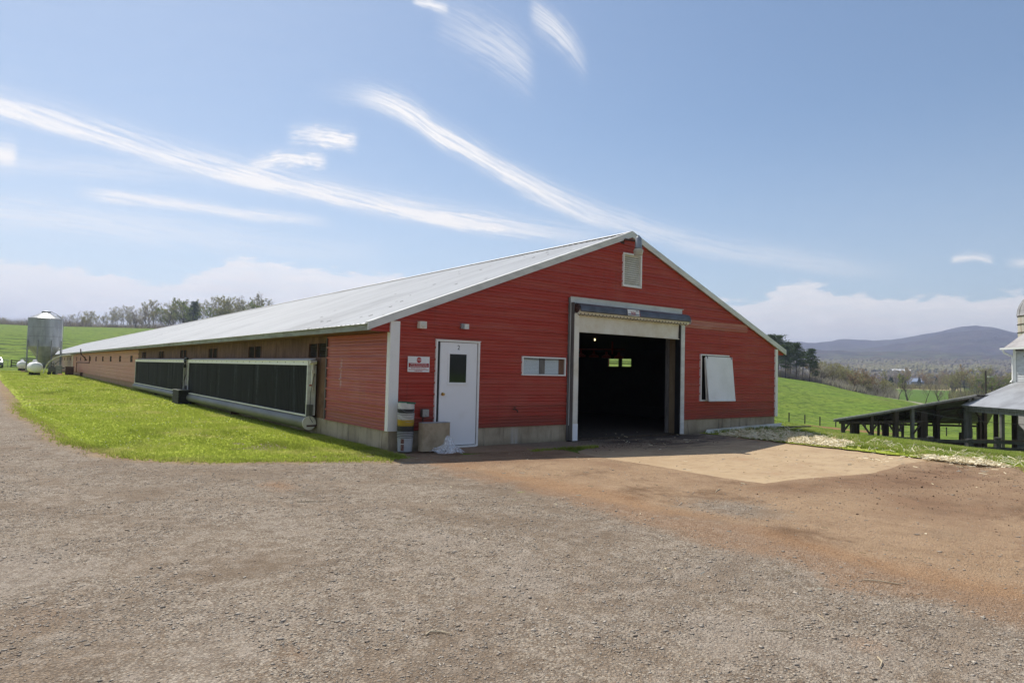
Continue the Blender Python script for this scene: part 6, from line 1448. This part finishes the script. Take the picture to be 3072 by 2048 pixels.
v, f, t = blades(px, py, H(px, py), 7, np.clip(.10-(r-21)*.0012, .03, .1)*(.6+.8*vnoise(px, py, 6, 62)), .012+r*.0007, 1.2, 93); Vs.append(v); Fs.append(f+off); Ts.append(t); off += len(v)
vg = bpy.data.objects.new('verge_grass', fast_mesh('verge_grass', np.concatenate(Vs), np.concatenate(Fs), M_gv, {'tint': np.concatenate(Ts)})); link(vg); vg['kind'] = 'stuff'
# ------------------------------------------------------------------ straw
M_straw, nt, b = new_mat('dry_straw'); t = attr(nt, 'tint'); nt.links.new(mix(nt, t, (.62, .52, .31), (.90, .82, .60)), b.inputs['Base Color']); b.inputs['Roughness'].default_value = .55
def strands(px, py, pz, L_, w, seed, lift=.03):
    g = np.random.default_rng(seed); n = len(px); a = g.uniform(0, 6.283, n); c, s_ = np.cos(a), np.sin(a); L_ = L_*g.uniform(.4, 1.3, n); dz = g.normal(0, lift, n)
    V = np.empty((n, 4, 3)); z = pz+g.uniform(.004, lift, n)
    for i, (e, f) in enumerate(((-1, -1), (1, -1), (1, 1), (-1, 1))): V[:, i] = np.stack([px+c*L_*.5*e-s_*w*.5*f, py+s_*L_*.5*e+c*w*.5*f, z+dz*.5*e+.004*f], -1)
    return V.reshape(-1, 3), np.arange(n*4).reshape(-1, 4), np.repeat(g.random(n), 4)
Vs, Fs, Ts, off = [], [], [], 0
def put(n, x0, x1, y0, y1, P, L_, w, lift, zf, seed):
    global off
    px, py = g.uniform(x0, x1, n), g.uniform(y0, y1, n)
    if P is not None:
        k = inside(px, py, P); k &= g.random(n) < np.clip(.15+seg_d(px, py, P+[P[0]])*2.5, 0, 1)*(.35+1.2*vnoise(px, py, .6, 71)); px, py = px[k], py[k]
    v, f, t = strands(px, py, zf(px, py), L_, w, seed, lift); Vs.append(v); Fs.append(f+off); Ts.append(t); off += len(v)
vz = lambda x, y: H(x, y)+verge_lift(x, y)
put(46000, 9, 12.5, -4, -.2, STRAW_A, .16, .009, .035, vz, 1)
put(24000, 8.4, 10.4, -7.1, -5.3, STRAW_B, .17, .009, .03, vz, 2)
put(1500, 9.1, 13, -7.4, -.3, VP, .2, .007, .08, vz, 3)
put(110, 7.2, 9.2, -8.2, -4.6, None, .11, .006, .01, lambda x, y: np.full(len(x), G0+.01), 4)
put(26, 4.8, 8.1, -1.6, .8, None, .08, .004, .012, lambda x, y: np.full(len(x), G0+.02), 5)
put(40, 2.6, 8.6, -5.8, -1.8, None, .07, .005, .006, lambda x, y: np.full(len(x), G0-.004), 6)
put(120, -3, 8, -10.5, -2, None, .06, .004, .006, lambda x, y: np.full(len(x), G0+.015), 7)
st_ = bpy.data.objects.new('loose_straw', fast_mesh('loose_straw', np.concatenate(Vs), np.concatenate(Fs), M_straw, {'tint': np.concatenate(Ts)})); link(st_); st_['kind'] = 'stuff'
# ------------------------------------------------------------------ gravel stones and clods
M_stone, nt, b = new_mat('loose_stones'); t = attr(nt, 'tint'); u = attr(nt, 'warm')
k = mix(nt, t, (.22, .185, .15), (.58, .51, .42)); k = mix(nt, u.step(.55, 1.0)*.6, k, (.30, .22, .15)); nt.links.new(k, b.inputs['Base Color']); b.inputs['Roughness'].default_value = .85; b.inputs['Specular IOR Level'].default_value = .3
def stones(px, py, pz, size, seed, flat=.5):
    g = np.random.default_rng(seed); n = len(px)
    base = np.array([(1, 0, 0), (0, 1, 0), (-1, 0, 0), (0, -1, 0), (.15, .1, 1), (-.1, 0, -.6), (.6, .6, .55), (-.62, -.5, .5)], float)
    fs = np.array([(0, 1, 6), (6, 1, 4), (0, 6, 4), (1, 2, 4), (2, 3, 7), (7, 3, 4), (2, 7, 4), (3, 0, 4), (1, 0, 5), (2, 1, 5), (3, 2, 5), (0, 3, 5)])
    V = base[None]*g.uniform(.6, 1.25, (n, 8, 1))*np.stack([g.uniform(.7, 1.3, n), g.uniform(.5, 1.0, n), g.uniform(.4, .9, n)*flat*1.3], -1)[:, None]*size[:, None, None]
    a = g.uniform(0, 6.283, n); c, s_ = np.cos(a)[:, None], np.sin(a)[:, None]; x, y = V[..., 0]*c-V[..., 1]*s_, V[..., 0]*s_+V[..., 1]*c
    V = np.stack([x+px[:, None], y+py[:, None], V[..., 2]+pz[:, None]+size[:, None]*.12], -1)
    return V.reshape(-1, 3), (fs[None]+np.arange(n)[:, None, None]*8).reshape(-1, 3), g
n = 170000; az_ = np.radians(g.uniform(-12, 84, n)); r = 2.9*(17/2.9)**(g.random(n)**.85); px, py = CAM.x+r*np.sin(az_), CAM.y+r*np.cos(az_)
k = ~inside(px, py, LP) & (px < 9.2) & (py < 12) & ~((px > -.4) & (py > -.95)) & ~((px > 3.0) & (py > -6.0))
px, py, r = px[k], py[k], r[k]; n = len(px)
patch = vnoise(px, py, .8, 81)*.6+vnoise(px, py, .3, 82)*.4
cl = np.exp(-(seg_d(px, py, [(.0, -1.9), (.1, -3.2), (.3, -5), (.1, -6.7), (.05, -8), (.1, -9), (-.1, -12)])/.55)**2)+.8*np.exp(-(np.hypot(px-5.8, py+8.0)/2.6)**2)+.7*np.exp(-(np.hypot((px-2.6)/1.5, (py+5)/1.2))**2)
hf = 1/(1+np.exp(-(px-.25+.9*(vnoise(px, py, 1.6, 15)-.5))/.22))*np.clip(1-np.exp(-(np.hypot((px-1.25)/.75, (py+6.6)/1.0))**2), 0, 1)
k = g.random(n) < np.clip((patch-.30)*3.2, .05, 1)*np.clip(1-cl*.85, .06, 1)*(1-.75*hf); px, py, r = px[k], py[k], r[k]; n = len(px)
size = np.clip(np.exp(g.normal(-5.08, .48, n)), .003, .026)*np.clip(.75+r*.03, .8, 1.2)
v, f, gg = stones(px, py, G0+.003+yard_height(px, py), size, 6, .4)
gs = bpy.data.objects.new('gravel_stones', fast_mesh('gravel_stones', v, f, M_stone, {'tint': np.repeat(np.clip(gg.beta(2, 2, n), 0, 1), 8), 'warm': np.repeat(gg.random(n), 8)})); link(gs); gs['kind'] = 'stuff'
M_clod = simple('dark_clods', (.17, .105, .065), .95, scale=12, c2=(.10, .062, .04))
n = 1300; px = np.concatenate([g.normal(5.5, 2.3, n), g.normal(5.6, 1.3, 1500), g.normal(6.3, .9, 700)]); py = np.concatenate([g.normal(-7.4, 1.0, n), g.normal(-1.1, .35, 1500), g.normal(-.3, .3, 700)])
k = (px < 9) & (px > 2) & (py < .4); k &= ~((py > -5.9) & (py < -1.9)); px, py = px[k], py[k]
v, f, gg = stones(px, py, np.where(py > -5.95, G0-.006, G0+.006), np.clip(np.exp(gg.normal(-5.0, .5, len(px))), .003, .025), 8, .7)
cd = bpy.data.objects.new('muck_clods', fast_mesh('muck_clods', v, f, M_clod)); link(cd); cd['kind'] = 'stuff'
M_flower = simple('white_flowers', (.75, .75, .70), .7, var=.02)
px, py = g.uniform(-5.2, -.5, 420), 2+40*g.random(420)**1.6; k = inside(px, py, LP); px, py = px[k], py[k]
v, f, gg = stones(px, py, np.full(len(px), G0+.05), np.clip(.010+py*.0006, .01, .03), 10, .6)
fo = bpy.data.objects.new('lawn_flowers', fast_mesh('lawn_flowers', v, f, M_flower)); link(fo); fo['kind'] = 'stuff'
# ------------------------------------------------------------------ sticks on the gravel
M_stick = simple('pale_dry_stick', (.52, .43, .29), .7, scale=6, c2=(.38, .29, .18))
for P, w, lab in (([(-3.68, -7.87), (-3.64, -7.85), (-3.58, -7.88), (-3.55, -7.94)], .009, 'curved pale stick lying on the gravel in the near centre'),
                  ([(-.34, -8.80), (-.28, -8.88), (-.22, -9.0), (-.18, -9.02)], .008, 'forked pale stick on the edge of the brown dirt'),
                  ([(-1.74, -9.53), (-1.80, -9.58), (-1.87, -9.60)], .008, 'short pale stick on the gravel at the near right'),
                  ([(-1.92, -8.96), (-1.84, -9.02), (-1.80, -9.06)], .006, 'thin straw stick on the gravel left of the near right stick'),
                  ([(-1.38, -8.99), (-1.43, -9.06), (-1.46, -9.08)], .005, 'small straw bit on the gravel below the brown dirt'),
                  ([(-3.0, -3.75), (-2.9, -3.8), (-2.75, -3.87)], .010, 'thin pale twig on the gravel before the lawn'),
                  ([(2.15, -5.72), (2.0, -5.78), (1.86, -5.85)], .012, 'pale stick on the dirt before the concrete apron')):
    tag(obj('stick', MB().tube([(x, y, G0+.012+.004*(i % 2)) for i, (x, y) in enumerate(P)], [w*.6]*(len(P)-1)+[w*.3], 6), M_stick), lab, 'stick', 'sticks on the gravel')
